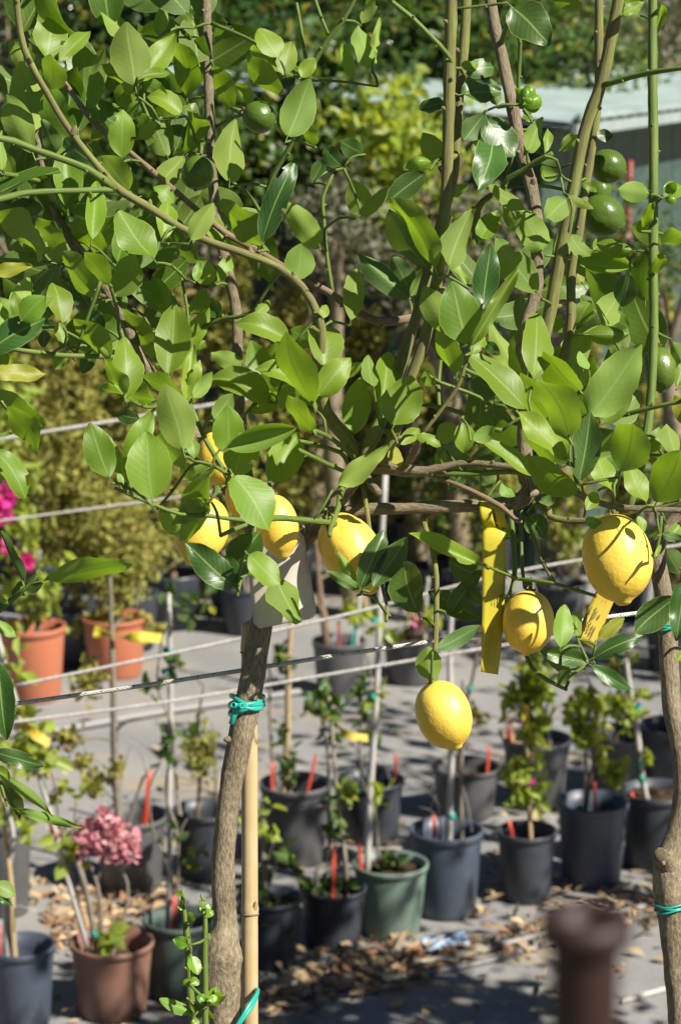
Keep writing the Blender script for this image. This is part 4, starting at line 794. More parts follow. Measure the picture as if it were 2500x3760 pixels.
# bamboo cane
c0, c1 = P(915, 2288, 2.478), P(917, 3346, 2.474); dn = (c1 - c0).normalized(); bot = c0 + dn * ((TZ - 0.03 - c0.z) / dn.z); L = (bot - c0).length
Q, S = [], []; nodes_ = [(c0 + dn * s_).copy() for s_ in ()]; nl = [(c1 - c0).length, (c1 - c0).length - 0.27, (c1 - c0).length + 0.25]
n = int(L / 0.006)
for i in range(n + 1):
    s_ = L * i / n; q = 0.0086
    for k in nl: q += 0.0011 * math.exp(-((s_ - k) / 0.004) ** 2) - 0.0006 * math.exp(-((s_ - k - 0.007) / 0.003) ** 2)
    Q.append(c0 + dn * s_); S.append(q)
ck = thing('bamboo_cane', bot, 'straw-coloured bamboo cane standing close to the grey trunk', 'cane')
v, f, u = tube(Q, S, 16); mk('culm', v, f, M['bamboo'], ck, u)
for k in nl:
    cc_ = c0 + dn * (k + 0.0035); Q = [cc_ + CR * (0.0090 * math.cos(a)) + dn.cross(CR).normalized() * (0.0090 * math.sin(a)) for a in [i * 0.2618 for i in range(25)]]
    v, f, u = tube(Q, [0.0009] * 25, 6); mk('node', v, f, M['drytwig'], ck, u)
v, f, u = nub(c0 + dn * (nl[0] - 0.005) - CF * 0.0062 + CR * 0.0055, -CF * .4 + CR * 0.3 + CU * 0.9, 0.0026, 0.008); mk('bud', v, f, M['bamboo'], ck, u)

# rusty pipe post close to the lens
pc = P(2151, 3372, 0.52); rf, rs = 0.0102, 0.0076
v, f, u = lathe([(rs * .72, -0.05), (rs * .72, 0.0), (rf, 0.0005), (rf * 1.02, -0.002), (rf, -0.0052), (rs * 1.05, -0.0060), (rs, -0.0075), (rs, TZ - pc.z - 0.02)], 28)
pp = thing('pipe_post', (pc.x, pc.y, TZ), 'rusty brown pipe post with a flanged open top, out of focus', 'post')
mk('pipe', [q + pc for q in v], f, M['rust'], pp, u)
v, f, u = lathe([(1e-4, -0.045), (rs * .74, -0.045)], 24); mk('plug', [q + pc for q in v], f, M['rust'], pp, u)

# ------------------------------------------------------------------ potted plants on the lower ground
POTS = []
def onplane(px, py, y): v = ray(px, py); return CC + v * (y / v.y)
class Pot:
    def __init__(self, px, yb, wpx, yr, mat, label, soilz=0.74, cat='potted plant', group=None, name='potted_plant'):
        g = G(px, yb); d0 = proj(g)[2]; rt = wpx / 2 / FPX * d0 * 1.03; rb = rt * 0.80; cy = g.y + rb
        q = onplane(px, yr, cy); h = max(0.1, q.z); self.c = Vector((q.x, cy, 0)); self.rt, self.h, self.y = rt, h, cy
        self.px = px; self.r = random.Random(int(px * 7 + yb)); self.e = thing(name, self.c, label, cat, group)
        z0 = 0.004; prof = [(1e-4, z0), (rb * .97, z0), (rb, z0 + 0.006), (rt * 0.955, h * 0.90), (rt * 0.955, h * .985), (rt * 0.92, h * .985), (rt * 0.915, h * 0.8), (rb * 0.93, 0.02), (1e-4, 0.02)]
        wob = [self.r.uniform(-.012, .012) for _ in range(2)]
        v, f, u = lathe(prof, 40, lambda th, s: 1 + wob[0] * math.cos(2 * th + 1) * s); body = mk('pot', [a + self.c for a in v], f, M[mat], self.e, u)
        v, f, u = lathe([(rt * .957, h * .91), (rt * 1.0, h * .915), (rt * 1.015, h * .985), (rt * 1.0, h), (rt * .95, h * 1.0), (rt * .925, h * .97), (rt * .93, h * .93)], 40, lambda th, s: 1 + wob[0] * math.cos(2 * th + 1)); mk('rim', [a + self.c for a in v], f, M[mat], body, u)
        zs = h * soilz - 0.01; self.zs = zs; V = [Vector((0, 0, zs + .01))]; F = []; k = 20
        for j in range(1, 5):
            for i in range(k): a = 2 * math.pi * i / k; V.append(Vector((rt * .91 * j / 4 * math.cos(a), rt * .91 * j / 4 * math.sin(a), zs + self.r.uniform(-.008, .008))))
        for i in range(k):
            F.append((0, 1 + i, 1 + (i + 1) % k))
            for j in range(3): F.append((1 + j * k + i, 1 + j * k + k + i, 1 + j * k + k + (i + 1) % k, 1 + j * k + (i + 1) % k))
        mk('soil', [a + self.c for a in V], F, M['soil'], self.e)
    def pos(self, px, py, dy=0.0): return onplane(px, py, self.y + dy)
    def foot(self, px, dy=0.0):
        x = onplane(px, proj(self.c + Vector((0, 0, self.zs)))[1], self.y).x; x = max(self.c.x - self.rt * .75, min(self.c.x + self.rt * .75, x))
        return Vector((x, self.y + dy, self.zs - 0.015))
    def stake(self, fx, tx, ty, mat='oldbamboo', rad=0.008, dy=0.0, name='stake'):
        a = self.foot(fx, dy); b_ = self.pos(tx, ty, dy); n = 18; k = self.r.random()
        Q = [a.lerp(b_, i / n) + Vector((math.sin(i * .5 + k * 6) * .003, 0, 0)) for i in range(n + 1)]
        v, f, u = tube(Q, [rad * (1.12 if (i % 5) == 2 else 1) * (1 - .25 * i / n) for i in range(n + 1)], 9); mk(name, v, f, M[mat], self.e, u)
    def stem(self, pts, mat='greytwig', rad=0.006, dy=0.0, wig=0.012, foot=True):
        W = ([self.foot(pts[0][0], dy)] if foot else [self.pos(*pts[0], dy)]) + [self.pos(p[0], p[1], dy + self.r.uniform(-wig, wig) * 2) + Vector((self.r.uniform(-wig, wig), 0, 0)) for p in pts[1:]]
        (v, f, u), Q, S = stemparts(W, [rad * (1 - .6 * i / (len(W) - 1)) for i in range(len(W))], 0.03, 7, 0.06, 0.08, self.r, 1.5); mk('stem', v, f, M[mat], self.e, u)
        for _ in range(max(2, len(Q) // 7)):     # side shoots
            k = self.r.randrange(len(Q) // 4, len(Q)); a = Q[k]; d = Vector((self.r.uniform(-1, 1), self.r.uniform(-.6, .6), self.r.uniform(0, 1))).normalized() * self.r.uniform(.05, .16)
            (v, f, u), _, _ = stemparts([a, a + d * .5 + Vector((0, 0, .015)), a + d], [rad * .4, rad * .3, rad * .2], 0.03, 5, 0, 0, self.r); mk('twig', v, f, M[mat], self.e, u)
    def foliage(self, blobs, mat='lime', size=0.055, dy=0.0, name='foliage', up=-0.1, aspect=0.62):
        Vv, Ff = [], []
        for (px, py, rx, ry, n) in blobs:
            c = self.pos(px, py, dy); s = c.y / FPX * 1.02
            v, f = leafcards(n, self.r, c, (rx * s, min(rx, ry) * s * .9, ry * s), size, clumps=max(3, n // 9), spread=.45, up=up, aspect=aspect, droop=.15); k = len(Vv); Vv += list(v); Ff += [tuple(i + k for i in q) for q in f]
        mk(name, Vv, Ff, M[mat], self.e)
    def label(self, fx, ty, lean=0.0, mat='red', dy=-0.03, wd=0.0055):
        a = self.foot(fx, dy); b_ = self.pos(fx + lean, ty, dy + .01); x = Vector((wd, 0.004, 0)); rows = [[a.lerp(b_, i / 6) - x + (2 * x) * (j / 2) + Vector((0, .004 * math.sin(i), 0)) for j in range(3)] for i in range(7)]
        v, f = sheet(rows, 0.002); mk('plant_label', v, f, M[mat], self.e)
    def ring(self, px, py, mat='teal', rad=0.012):
        c = self.pos(px, py); Q = [c + Vector((rad * math.cos(a), rad * math.sin(a), .004 * math.sin(2 * a))) for a in [i * .4189 for i in range(16)]]
        v, f, u = merge([tube(Q, [0.004] * 16, 6), tube([q + Vector((0, 0, .008)) for q in Q], [0.004] * 16, 6)]); mk('tie', v, f, M[mat], self.e, u)
    def streamer(self, pts, mat='yellowdull', wd=0.016, dy=-0.05, name='ribbon_tag'):
        W, _ = catmull([self.pos(p[0], p[1], dy + .02 * i) for i, p in enumerate(pts)], [1] * len(pts), .02); rows = []
        for i, q in enumerate(W):
            t_ = (W[min(i + 1, len(W) - 1)] - W[max(i - 1, 0)]).normalized(); b2 = t_.cross(Vector((0, 1, .2))).normalized(); tw = 1.1 * math.sin(i * .55 + pts[0][0]); a = (b2 * math.cos(tw) + t_.cross(b2) * math.sin(tw)) * wd; rows.append([q - a, q, q + a])
        v, f = sheet(rows, .0015); mk(name, v, f, M[mat], self.e, smooth=False)
    def hoop(self, x0, x1, ytop, dy=0.02):
        a, b_ = self.foot(x0, dy), self.foot(x1, dy + .03); m_ = self.pos((x0 + x1) / 2, ytop, dy)
        Q = [a.lerp(b_, k / 24) + Vector((0, 0, (m_.z - a.z) * math.sin(math.pi * k / 24) ** .6)) for k in range(25)]; v, f, u = tube(Q, [.0022] * 25, 6); mk('wire_hoop', v, f, M['hose'], self.e, u)

# front row, left to right
p = Pot(75, 3800, 250, 3468, 'bluepot', 'slate blue pot at the row end with a yellow cane and peeling white stem')
p.stake(60, 8, 2880, 'bamboo', .010); p.stem([(30, 0), (22, 3250), (35, 3080), (10, 2940)], 'whitestake', .012); p.foliage([(40, 2960, 60, 60, 22), (90, 3040, 40, 60, 10)], 'lime'); p.label(5, 3400, -10)
p = Pot(410, 3768, 303, 3454, 'brownpot', 'dull terracotta pot with a faded pink bloom cluster on leaning stems')
p.stake(345, -10, 2330, 'whitestake', .010); p.stem([(365, 0), (310, 3290), (270, 3150), (262, 3060), (300, 3040)], 'greytwig', .011); p.stem([(372, 0), (358, 3300), (330, 3170), (300, 3120)], 'greytwig', .007)
p.stem([(400, 0), (480, 3300), (440, 3200), (408, 3130)], 'greytwig', .006); p.stem([(340, 0), (230, 3000), (205, 2860), (120, 2700)], 'greytwig', .006)
p.foliage([(330, 3080, 60, 45, 190), (430, 3095, 55, 45, 190), (380, 3035, 62, 48, 190), (300, 3110, 32, 32, 70), (470, 3112, 32, 36, 70), (200, 3050, 26, 12, 20)], 'pink', .030, name='bloom', aspect=.85)
p.foliage([(250, 3140, 22, 60, 14), (235, 3060, 30, 30, 8), (230, 2910, 50, 30, 8), (110, 2680, 45, 60, 26), (180, 2790, 40, 70, 20), (130, 2760, 30, 60, 14), (60, 2450, 40, 60, 12), (420, 3440, 40, 14, 12)], 'lime', .06)
p.foliage([(62, 2640, 25, 30, 14)], 'pink', .04, name='bloom'); p.streamer([(70, 2600), (110, 2680), (180, 2730)]); p.ring(350, 3430, 'teal', .016)
p = Pot(660, 3697, 263, 3370, 'dkgreenpot', 'dark green pot holding one tall pale cane beside the grey trunk')
p.stake(625, 622, 2180, 'whitestake', .009); p.stem([(640, 0), (660, 3100), (605, 2900), (630, 2700), (575, 2520), (590, 2330)], 'greytwig', .006); p.stem([(610, 0), (600, 3180), (555, 3060), (560, 2900), (590, 2800)], 'greytwig', .005)
p.foliage([(600, 3050, 60, 40, 8), (640, 2690, 70, 30, 10), (620, 2780, 30, 80, 14), (580, 2450, 60, 80, 22), (700, 2240, 80, 80, 20), (720, 3150, 40, 40, 8)], 'mid', .05); p.ring(615, 2392); p.ring(610, 2470); p.label(640, 3290)
p = Pot(988, 3573, 239, 3290, 'blackpot', 'black pot right of the bamboo cane with rust-coloured mulch and one broad leaf', .8)
p.foliage([(985, 3265, 30, 25, 5), (1050, 3150, 40, 30, 5), (1000, 3330, 50, 14, 16)], 'mid', .09); p.stem([(975, 0), (965, 3200), (975, 3060), (960, 2950)], 'greytwig', .012); p.foliage([(975, 3010, 40, 70, 16)], 'lime', .06)
p = Pot(1221, 3505, 242, 3254, 'blackpot', 'black pot of weeds with a crooked stem, left of the sage green pot')
p.stem([(1160, 0), (1170, 3200), (1200, 3130), (1215, 2990), (1195, 2760), (1180, 2600)], 'greytwig', .009); p.stake(1282, 1205, 2560, 'oldbamboo', .007); p.label(1222, 3105, 5)
p.foliage([(1200, 3255, 70, 22, 40), (1230, 3050, 40, 50, 14), (1240, 2900, 40, 60, 16), (1190, 2640, 70, 90, 34), (1180, 2560, 60, 50, 20)], 'mid', .05); p.foliage([(1270, 2900, 30, 60, 8)], 'lime', .06)
p.streamer([(1220, 2640), (1280, 2700), (1350, 2712)], 'yellowdull', .014, name='ribbon_tag')
p = Pot(1433, 3461, 271, 3167, 'greenpot', 'sage green pot with a tall white stake and a small seedling', .9)
p.stake(1348, 1415, 1745, 'whitestake', .012); p.stem([(1395, 0), (1375, 3000), (1360, 2900), (1390, 2700)], 'greytwig', .006); p.label(1318, 3085); p.foliage([(1428, 3165, 45, 25, 36)], 'mid', .04); p.foliage([(1400, 2920, 30, 60, 12), (1385, 2300, 50, 60, 12), (1380, 2560, 40, 80, 14)], 'lime', .05)
p.ring(1378, 2280); p.ring(1372, 2560)
p = Pot(1639, 3390, 267, 3043, 'bluepot', 'deep slate pot with a whitewashed stake and wire hoop, right of the sage green pot')
p.stake(1652, 1656, 2190, 'whitestake', .012); p.stake(1690, 1700, 2500, 'greytwig', .008); p.label(1593, 2995); p.ring(1655, 3000); p.hoop(1560, 1740, 2830); p.stem([(1620, 0), (1610, 2960), (1590, 2920)], 'greytwig', .004)
p = Pot(1935, 3330, 215, 3047, 'blackpot', 'small black pot with a leafy climber wearing pink and yellow ribbons')
p.stake(1955, 1905, 2330, 'bamboo', .008); p.stem([(1950, 0), (1950, 2900), (1960, 2720), (1930, 2560), (1940, 2400)], 'drytwig', .008); p.label(1895, 3015, -25)
p.foliage([(1945, 2545, 85, 70, 90), (2000, 2560, 50, 60, 40), (1880, 2520, 40, 45, 20), (1960, 2720, 45, 75, 60), (1900, 2830, 50, 40, 36), (1950, 2860, 40, 40, 30), (1895, 2940, 35, 45, 24), (1965, 2940, 30, 40, 16), (1960, 2440, 60, 60, 40)], 'lime', .05)
p.streamer([(1905, 2875), (1935, 2880), (1965, 2868)], 'magenta', .010); p.streamer([(1925, 2590), (1935, 2660), (1955, 2710), (2000, 2730)], 'yellowdull', .012)
p = Pot(2177, 3274, 259, 2940, 'bluepot', 'tall slate pot with two brown stems and drooping lime leaves near the pipe post')
p.stake(2150, 2148, 2560, 'oldbamboo', .008); p.stem([(2140, 0), (2170, 2800), (2185, 2650), (2150, 2450)], 'drytwig', .007); p.label(2183, 2870); p.ring(2125, 2975)
p.foliage([(2150, 2700, 50, 60, 60), (2170, 2560, 80, 50, 50), (2110, 2570, 40, 40, 20), (2190, 2770, 25, 40, 14), (2130, 2640, 40, 50, 24)], 'lime', .05)
p = Pot(2414, 3218, 268, 2900, 'blackpot', 'black pot with pale stems tied in turquoise, beside the crooked trunk', .93)
p.stake(2375, 2300, 2420, 'whitestake', .010); p.stem([(2385, 0), (2355, 2860), (2335, 2700), (2290, 2560), (2280, 2420)], 'greytwig', .009); p.ring(2347, 2802); p.ring(2358, 2862); p.ring(2337, 2600)
p.foliage([(2265, 2860, 50, 40, 44), (2260, 2600, 70, 50, 60), (2350, 2540, 30, 30, 12), (2310, 2640, 40, 60, 20), (2375, 2775, 20, 30, 8)], 'lime', .05); p.label(2325, 2910, -5)
# second row
p = Pot(478, 3298, 268, 2991, 'greypot', 'grey pot with a bare young trunk and two red labels behind the pink bloom')
p.stem([(440, 0), (425, 2760), (418, 2560), (412, 2300), (405, 2120)], 'greytwig', .016, wig=.004); p.label(520, 2830, 30); p.label(535, 2890, 10); p.hoop(430, 560, 2740)
p.stem([(450, 0), (400, 2840), (340, 2790)], 'greytwig', .006); p.stem([(455, 0), (520, 2860), (600, 2800)], 'greytwig', .006)
p.foliage([(345, 2880, 45, 60, 120), (260, 2720, 60, 40, 110), (300, 2790, 40, 40, 60), (425, 2820, 25, 40, 60), (330, 2510, 60, 90, 160)], 'juniper', .03); p.streamer([(345, 2318), (430, 2336), (520, 2340), (600, 2345)], 'yellow', .020)
p = Pot(757, 3250, 239, 2970, 'blackpot', 'black pot with sparse green shoots left of the grey trunk')
p.stem([(720, 0), (740, 2850), (715, 2700), (740, 2520)], 'drytwig', .009); p.stem([(790, 0), (800, 2800), (770, 2650)], 'greytwig', .006); p.foliage([(740, 3030, 50, 40, 14), (720, 3150, 40, 30, 8)], 'mid', .06); p.foliage([(740, 2760, 60, 120, 260)], 'juniper', .03); p.stake(630, 618, 2500, 'oldbamboo', .006)
p = Pot(1084, 3195, 259, 2872, 'greypot', 'grey pot with twin canes and a leaning red label right of the grey trunk')
p.stake(1042, 1075, 2160, 'bamboo', .011); p.stake(1065, 1050, 2400, 'oldbamboo', .009); p.label(1115, 2770, 45); p.label(1000, 2800); p.stem([(1010, 0), (1000, 2600), (985, 2480), (960, 2400)], 'greytwig', .007); p.foliage([(1045, 2740, 35, 140, 50), (1030, 2420, 50, 80, 40)], 'mid', .045)
p = Pot(1360, 3115, 245, 2860, 'blackpot', 'black pot with a wire hoop behind the sage green pot')
p.hoop(1300, 1440, 2760); p.label(1452, 2770); p.stem([(1340, 0), (1330, 2700), (1350, 2500), (1320, 2350)], 'greytwig', .007); p.foliage([(1330, 2500, 40, 90, 30), (1350, 2700, 30, 60, 12)], 'mid', .045)
p = Pot(1712, 3027, 245, 2810, 'greypot', 'grey pot with one leaning brown stem and red label, behind the whitewashed stake')
p.stem([(1680, 0), (1700, 2640), (1735, 2480), (1760, 2300)], 'drytwig', .011, wig=.004); p.label(1785, 2740, 10); p.ring(1725, 2530); p.foliage([(1750, 2620, 40, 80, 60)], 'juniper', .03)
p = Pot(1971, 2985, 247, 2709, 'greypot', 'tall grey pot with a red label behind the leafy climber', .92)
p.stake(2020, 2000, 2450, 'whitestake', .009); p.label(1880, 2655, -18); p.foliage([(1880, 2720, 40, 14, 20)], 'dry', .05, name='mulch'); p.hoop(1850, 1960, 2560)
p = Pot(2286, 2935, 250, 2688, 'greypot', 'pale grey pot with slender brown stems behind the tall slate pot')
p.stem([(2260, 0), (2265, 2500), (2240, 2400), (2255, 2250)], 'drytwig', .009); p.stake(2290, 2300, 2350, 'oldbamboo', .008); p.foliage([(2250, 2480, 60, 50, 40), (2310, 2420, 40, 40, 20)], 'lime', .045)
p = Pot(2478, 2960, 250, 2660, 'blackpot', 'black pot almost hidden behind the crooked trunk'); p.hoop(2400, 2560, 2560); p.stem([(2480, 0), (2500, 2500), (2480, 2350)], 'greytwig', .008)
p = Pot(18, 3380, 190, 3010, 'greypot', 'weathered grey pot at the row end behind the slate blue pot'); p.stem([(30, 0), (60, 2800), (20, 2600)], 'greytwig', .007); p.foliage([(40, 2780, 50, 60, 24)], 'lime', .05)
# third row
p = Pot(1245, 2575, 195, 2350, 'greypot', 'grey pot with a thick trunk, a red and a turquoise label by the black-flecked cord')
p.stem([(1205, 0), (1190, 2280), (1175, 2150), (1160, 1950)], 'drytwig', .022, wig=.004); p.label(1248, 2280, -5); p.label(1285, 2285, 20, 'teal'); p.stake(1310, 1320, 2050, 'whitestake', .011); p.foliage([(1280, 2250, 60, 40, 30)], 'lime', .05)
p = Pot(1515, 2525, 220, 2330, 'greypot', 'grey pot of weedy twigs behind the hanging lemon twig', .93)
p.stem([(1480, 0), (1500, 2250), (1560, 2180)], 'greytwig', .009); p.stem([(1520, 0), (1490, 2200), (1440, 2150)], 'greytwig', .008); p.foliage([(1480, 2350, 40, 30, 14), (1520, 2260, 70, 50, 20)], 'lime', .06); p.stake(1560, 1570, 2120, 'whitestake', .010); p.foliage([(1530, 2280, 14, 12, 20)], 'pink', .06, name='bloom')
p = Pot(118, 2592, 240, 2296, 'orangepot', 'bright terracotta pot of bougainvillea with magenta bracts and drooping lime leaves')
p.stem([(90, 0), (80, 2150), (70, 1950), (40, 1780)], 'greytwig', .011); p.stem([(150, 0), (140, 2180), (120, 2000)], 'greytwig', .008); p.stake(130, 145, 2020, 'metal', .008)
p.foliage([(70, 1900, 110, 130, 90), (110, 2110, 100, 90, 70), (60, 1700, 90, 130, 70), (120, 2260, 70, 50, 26), (40, 1480, 80, 140, 60), (10, 1320, 60, 120, 40)], 'lime', .085, up=-1.0, aspect=.4)
p.foliage([(10, 1812, 45, 30, 44), (8, 1888, 45, 34, 44), (92, 2062, 30, 28, 34), (20, 2010, 20, 20, 10)], 'magenta', .045, name='bloom', dy=-.15, aspect=.9)
p = Pot(420, 2502, 235, 2262, 'orangepot', 'bright terracotta pot with a juniper trailing over its rim')
p.stem([(420, 0), (430, 2100), (425, 1900)], 'drytwig', .015); p.foliage([(420, 2150, 120, 100, 420), (340, 2290, 90, 40, 140), (510, 2300, 80, 50, 150), (430, 1950, 110, 130, 420), (380, 2060, 60, 60, 160), (490, 2080, 60, 60, 160)], 'juniper', .036)
for (px, yb, wp, yr, mt, lb) in ((1760, 2335, 190, 2150, 'blackpot', 'black pot far back behind the long yellow strip tag'), (1580, 2245, 175, 2075, 'blackpot', 'far black pot beyond the horizontal branch, left of the strip tag'), (2060, 2330, 190, 2140, 'greypot', 'far grey pot between the two hanging lemons'),
                                 (2300, 2280, 185, 2090, 'blackpot', 'far black pot behind the largest lemon'), (900, 2340, 190, 2150, 'blackpot', 'far black pot behind the white card'), (640, 2210, 175, 2030, 'blackpot', 'far black pot under the junipers, left of the clustered lemons'), (2470, 2480, 200, 2290, 'blackpot', 'black pot behind the upper tie of the crooked trunk')):
    p = Pot(px, yb, wp, yr, mt, lb); rr = p.r
    p.stake(px + rr.uniform(-30, 30), px + rr.uniform(-40, 40), yr - rr.uniform(200, 420), rr.choice(['greytwig', 'oldbamboo']), .008); p.stem([(px + 10, 0), (px + rr.uniform(-40, 40), yr - 200), (px + rr.uniform(-60, 60), yr - 420)], 'greytwig', .011)
    p.foliage([(px + rr.uniform(-60, 60), yr - 150 - 110 * k, 90, 80, 40) for k in range(4)], rr.choice(['lime', 'mid']), .06); p.foliage([(px, yr - 250, 60, 150, 250)], 'juniper', .035)

# junipers in black pots behind the rows
JUN = [(290, 2440, 1180, 300, 'broad olive juniper behind the terracotta pots', 11), (170, 2250, 1150, 250, 'loose juniper beside the bougainvillea', 12), (480, 2380, 1420, 250, 'short browning juniper left of the clustered lemons', 13), (640, 2300, 1000, 260, 'tall olive juniper behind the clustered lemons', 14), (860, 2260, 900, 270, 'dense brown-tinged juniper behind the tree fork', 15),
       (1060, 2200, 1050, 230, 'olive juniper right of the tree fork', 16), (1330, 2170, 1150, 230, 'sunlit juniper behind the thick horizontal branch', 17), (1540, 2090, 1050, 210, 'narrow yellowish juniper far behind the horizontal branch', 18), (1790, 2120, 1250, 220, 'sparse juniper behind the yellow strip tag', 19), (2120, 2100, 1150, 230, 'dull green juniper behind the largest lemon', 20), (2380, 2080, 1050, 240, 'juniper behind the upright green stem', 21),
       (380, 2120, 950, 250, 'pale juniper standing behind the broad olive one', 22), (30, 2120, 1000, 220, 'juniper at the back of the bougainvillea', 23)]
for (px, yb, yt, wp, lb, sd) in JUN:
    rr = random.Random(sd); g = G(px, yb); y_ = g.y; x_ = g.x; ztop = onplane(px, yt, y_).z; wr = wp / 2 / FPX * y_ * 1.02
    e_ = thing('juniper', (x_, y_, 0), lb, 'juniper')
    pr = lathe([(1e-4, .004), (.11, .004), (.14, .26), (.145, .28), (.13, .28), (.12, .22), (1e-4, .22)], 24); mk('pot', [a + Vector((x_, y_, 0)) for a in pr[0]], pr[1], M['blackpot'], e_, pr[2])
    (v, f, u), Q, S = stemparts([Vector((x_, y_, .2)), Vector((x_ + rr.uniform(-.05, .05), y_, ztop * .5)), Vector((x_, y_, ztop * .93))], [.022, .015, .004], .06, 7, .08, 0, rr); mk('trunk', v, f, M['drytwig'], e_, u)
    Vv, Ff = [], []; nl = 9
    for i in range(nl):
        z = .42 + (ztop - .42) * (i + .3) / nl; q = wr * (1.1 - .75 * (i / nl) ** 1.6) * rr.uniform(.75, 1.2)
        v, f = leafcards(300, rr, (x_ + rr.uniform(-.3, .3) * q, y_ + rr.uniform(-.3, .3) * q, z), (q, q * .8, (ztop - .4) / nl * .9), .055, clumps=13, spread=.36, up=.8, aspect=.4); k = len(Vv); Vv += list(v); Ff += [tuple(a + k for a in b_) for b_ in f]
    mk('crown', Vv, Ff, M['juniper'], e_)

# cords, stakes and hoses among the pots
cord('pale cord in the second row crossing the terracotta pots', [(60, 2518, 5.0), (700, 2385, 5.0), (1300, 2250, 5.0), (1900, 2098, 5.0), (2560, 1992, 5.0)], .0036)
cord('pale cord sagging low across the second row behind the lowest lemon', [(-40, 2664, 5.4), (600, 2580, 5.4), (1250, 2470, 5.4), (1860, 2368, 5.4), (2560, 2262, 5.4)], .0036)
cord('far pale cord crossing the upper half of the olive junipers', [(-40, 1618, 6.5), (400, 1548, 6.5), (797, 1482, 6.5), (1000, 1450, 6.5)], .005)
cord('far pale cord across the middle of the junipers', [(-40, 1918, 7.0), (672, 1822, 7.0), (1000, 1775, 7.0)], .0036)
def onground(label, pts, rad, mat, name='hose'):
    W = [G(a, b_, rad + .004) for a, b_ in pts]; Q, S = catmull(W, [rad] * len(W), .06); v, f, u = tube(Q, S, 8); tag(mk(name, v, f, M[mat], None, u), label, 'hose')
onground('grey irrigation pipe lying behind the pots in sunlight', [(-60, 2700), (160, 2690), (560, 2620), (900, 2570), (1500, 2480)], .016, 'hose')
onground('thin grey hose half buried in litter in front of the sage green pot', [(900, 3640), (1250, 3590), (1620, 3520), (2000, 3430), (2500, 3290)], .010, 'hose')
onground('second thin hose in the litter below the first', [(950, 3690), (1400, 3600), (1750, 3540), (2060, 3450)], .008, 'hose')
onground('white cord lying on the dark ground right of the pipe post', [(2280, 3680), (2400, 3645), (2560, 3600)], .008, 'rope', 'rope')
for i, (x0, y0, x1, d, lb) in enumerate(((1345, 383, 1310, 13.3, 'grey metal pole with a slanting top in front of the dark trees'), (1415, 508, 1385, 13.5, 'shorter grey metal pole right of the slanting one'), (1250, 650, 1320, 13.8, 'leaning grey pole behind the curled leaves'), (1760, 420, 1700, 14.0, 'weathered pole by the shed corner'))):
    a = P(x0, y0, d); b_ = P(x1, y0 + 700, d + .3); b_ = a + (b_ - a) * ((-0.02 - a.z) / (b_.z - a.z)); v, f, u = tube([a.lerp(b_, k / 6) for k in range(7)], [.017] * 7, 10); tag(mk('pole', v, f, M['metal'], None, u), lb, 'pole')

# dry leaf litter and a scrap of film
gl = np.random.default_rng(3); Vv, Ff = [], []
def litter(px0, py0, px1, py1, wid, n, size=.068):
    n = int(n * .36)
    for i in range(n):
        t_ = gl.random(); q = G(px0 + (px1 - px0) * t_, py0 + (py1 - py0) * t_ + gl.normal() * wid); a = gl.random() * 6.28; s = size * gl.uniform(.5, 1.3); d = Vector((math.cos(a), math.sin(a), gl.normal() * .25)).normalized(); x = d.cross(Vector((gl.normal() * .3, gl.normal() * .3, 1))).normalized() * s * gl.uniform(.13, .26); z = Vector((0, 0, s * gl.uniform(.02, .16))); q.z = .006 + abs(gl.normal()) * .012
        k = len(Vv); Vv.extend([q, q + d * s * .45 + x + z, q + d * s + z * gl.uniform(-.1, .9), q + d * s * .45 - x + z]); Vv.append(q + d * s * .5 + Vector((0, 0, .003))); Ff.extend([(k, k + 1, k + 4), (k + 1, k + 2, k + 4), (k + 2, k + 3, k + 4), (k + 3, k, k + 4)])
litter(960, 3690, 1600, 3540, 38, 900); litter(1500, 3540, 2500, 3330, 30, 700); litter(180, 3420, 620, 3330, 55, 700); litter(1100, 3580, 1500, 3480, 45, 300); litter(1700, 3330, 2500, 3220, 45, 350); litter(0, 3300, 900, 3250, 70, 260); litter(900, 3150, 2200, 2980, 80, 350); litter(0, 2900, 2500, 2600, 160, 260); litter(0, 3740, 900, 3650, 60, 260); litter(1000, 3760, 2500, 3500, 90, 160)
tag(mk('leaf_litter', Vv, Ff, M['dry']), 'dry tan leaves strewn between the pots', 'leaf litter', kind='stuff')
rows = [[G(1545 + 160 * j / 8 + 20 * i / 6, 3445 - 25 * j / 8 + 50 * i / 6, .015 + .02 * abs(math.sin(i * 1.3 + j))) for j in range(9)] for i in range(7)]
v, f = sheet(rows, .001); tag(mk('plastic_scrap', v, f, M['bluecloth']), 'crumpled scrap of pale blue film on the litter by the sage green pot', 'plastic scrap')

# ------------------------------------------------------------------ shed, trees and far slope
ez = 2.50; A = Vector((1.08, 13.0, 0)); B = Vector((3.5, 18.7, 0)); al = (B - A).normalized(); bk_ = Vector((-al.y, al.x, 0))   # bk_ points behind the shed
sh = thing('shed', A, 'low green shed with a pale corrugated lean-to roof beyond the nursery', 'shed')
def prism(o, ax, ay, sx, sy, z0, z1, z0b=None, z1b=None):
    z0b = z0 if z0b is None else z0b; z1b = z1 if z1b is None else z1b
    pts = [o, o + ax * sx, o + ax * sx + ay * sy, o + ay * sy]; V = [p + Vector((0, 0, z)) for p, z in zip(pts, (z0, z0, z0b, z0b))] + [p + Vector((0, 0, z)) for p, z in zip(pts, (z1, z1, z1b, z1b))]
    return V, [(0, 3, 2, 1), (4, 5, 6, 7), (0, 1, 5, 4), (1, 2, 6, 5), (2, 3, 7, 6), (3, 0, 4, 7)]
M['shedwall'] = plain('dark green boards', (0.03, 0.06, 0.055), (0.05, 0.09, 0.08), 8, .6, .3)
M['shedroof'] = plain('pale weathered sheeting', (0.20, 0.28, 0.265), (0.34, 0.41, 0.40), 3, .5, .2)
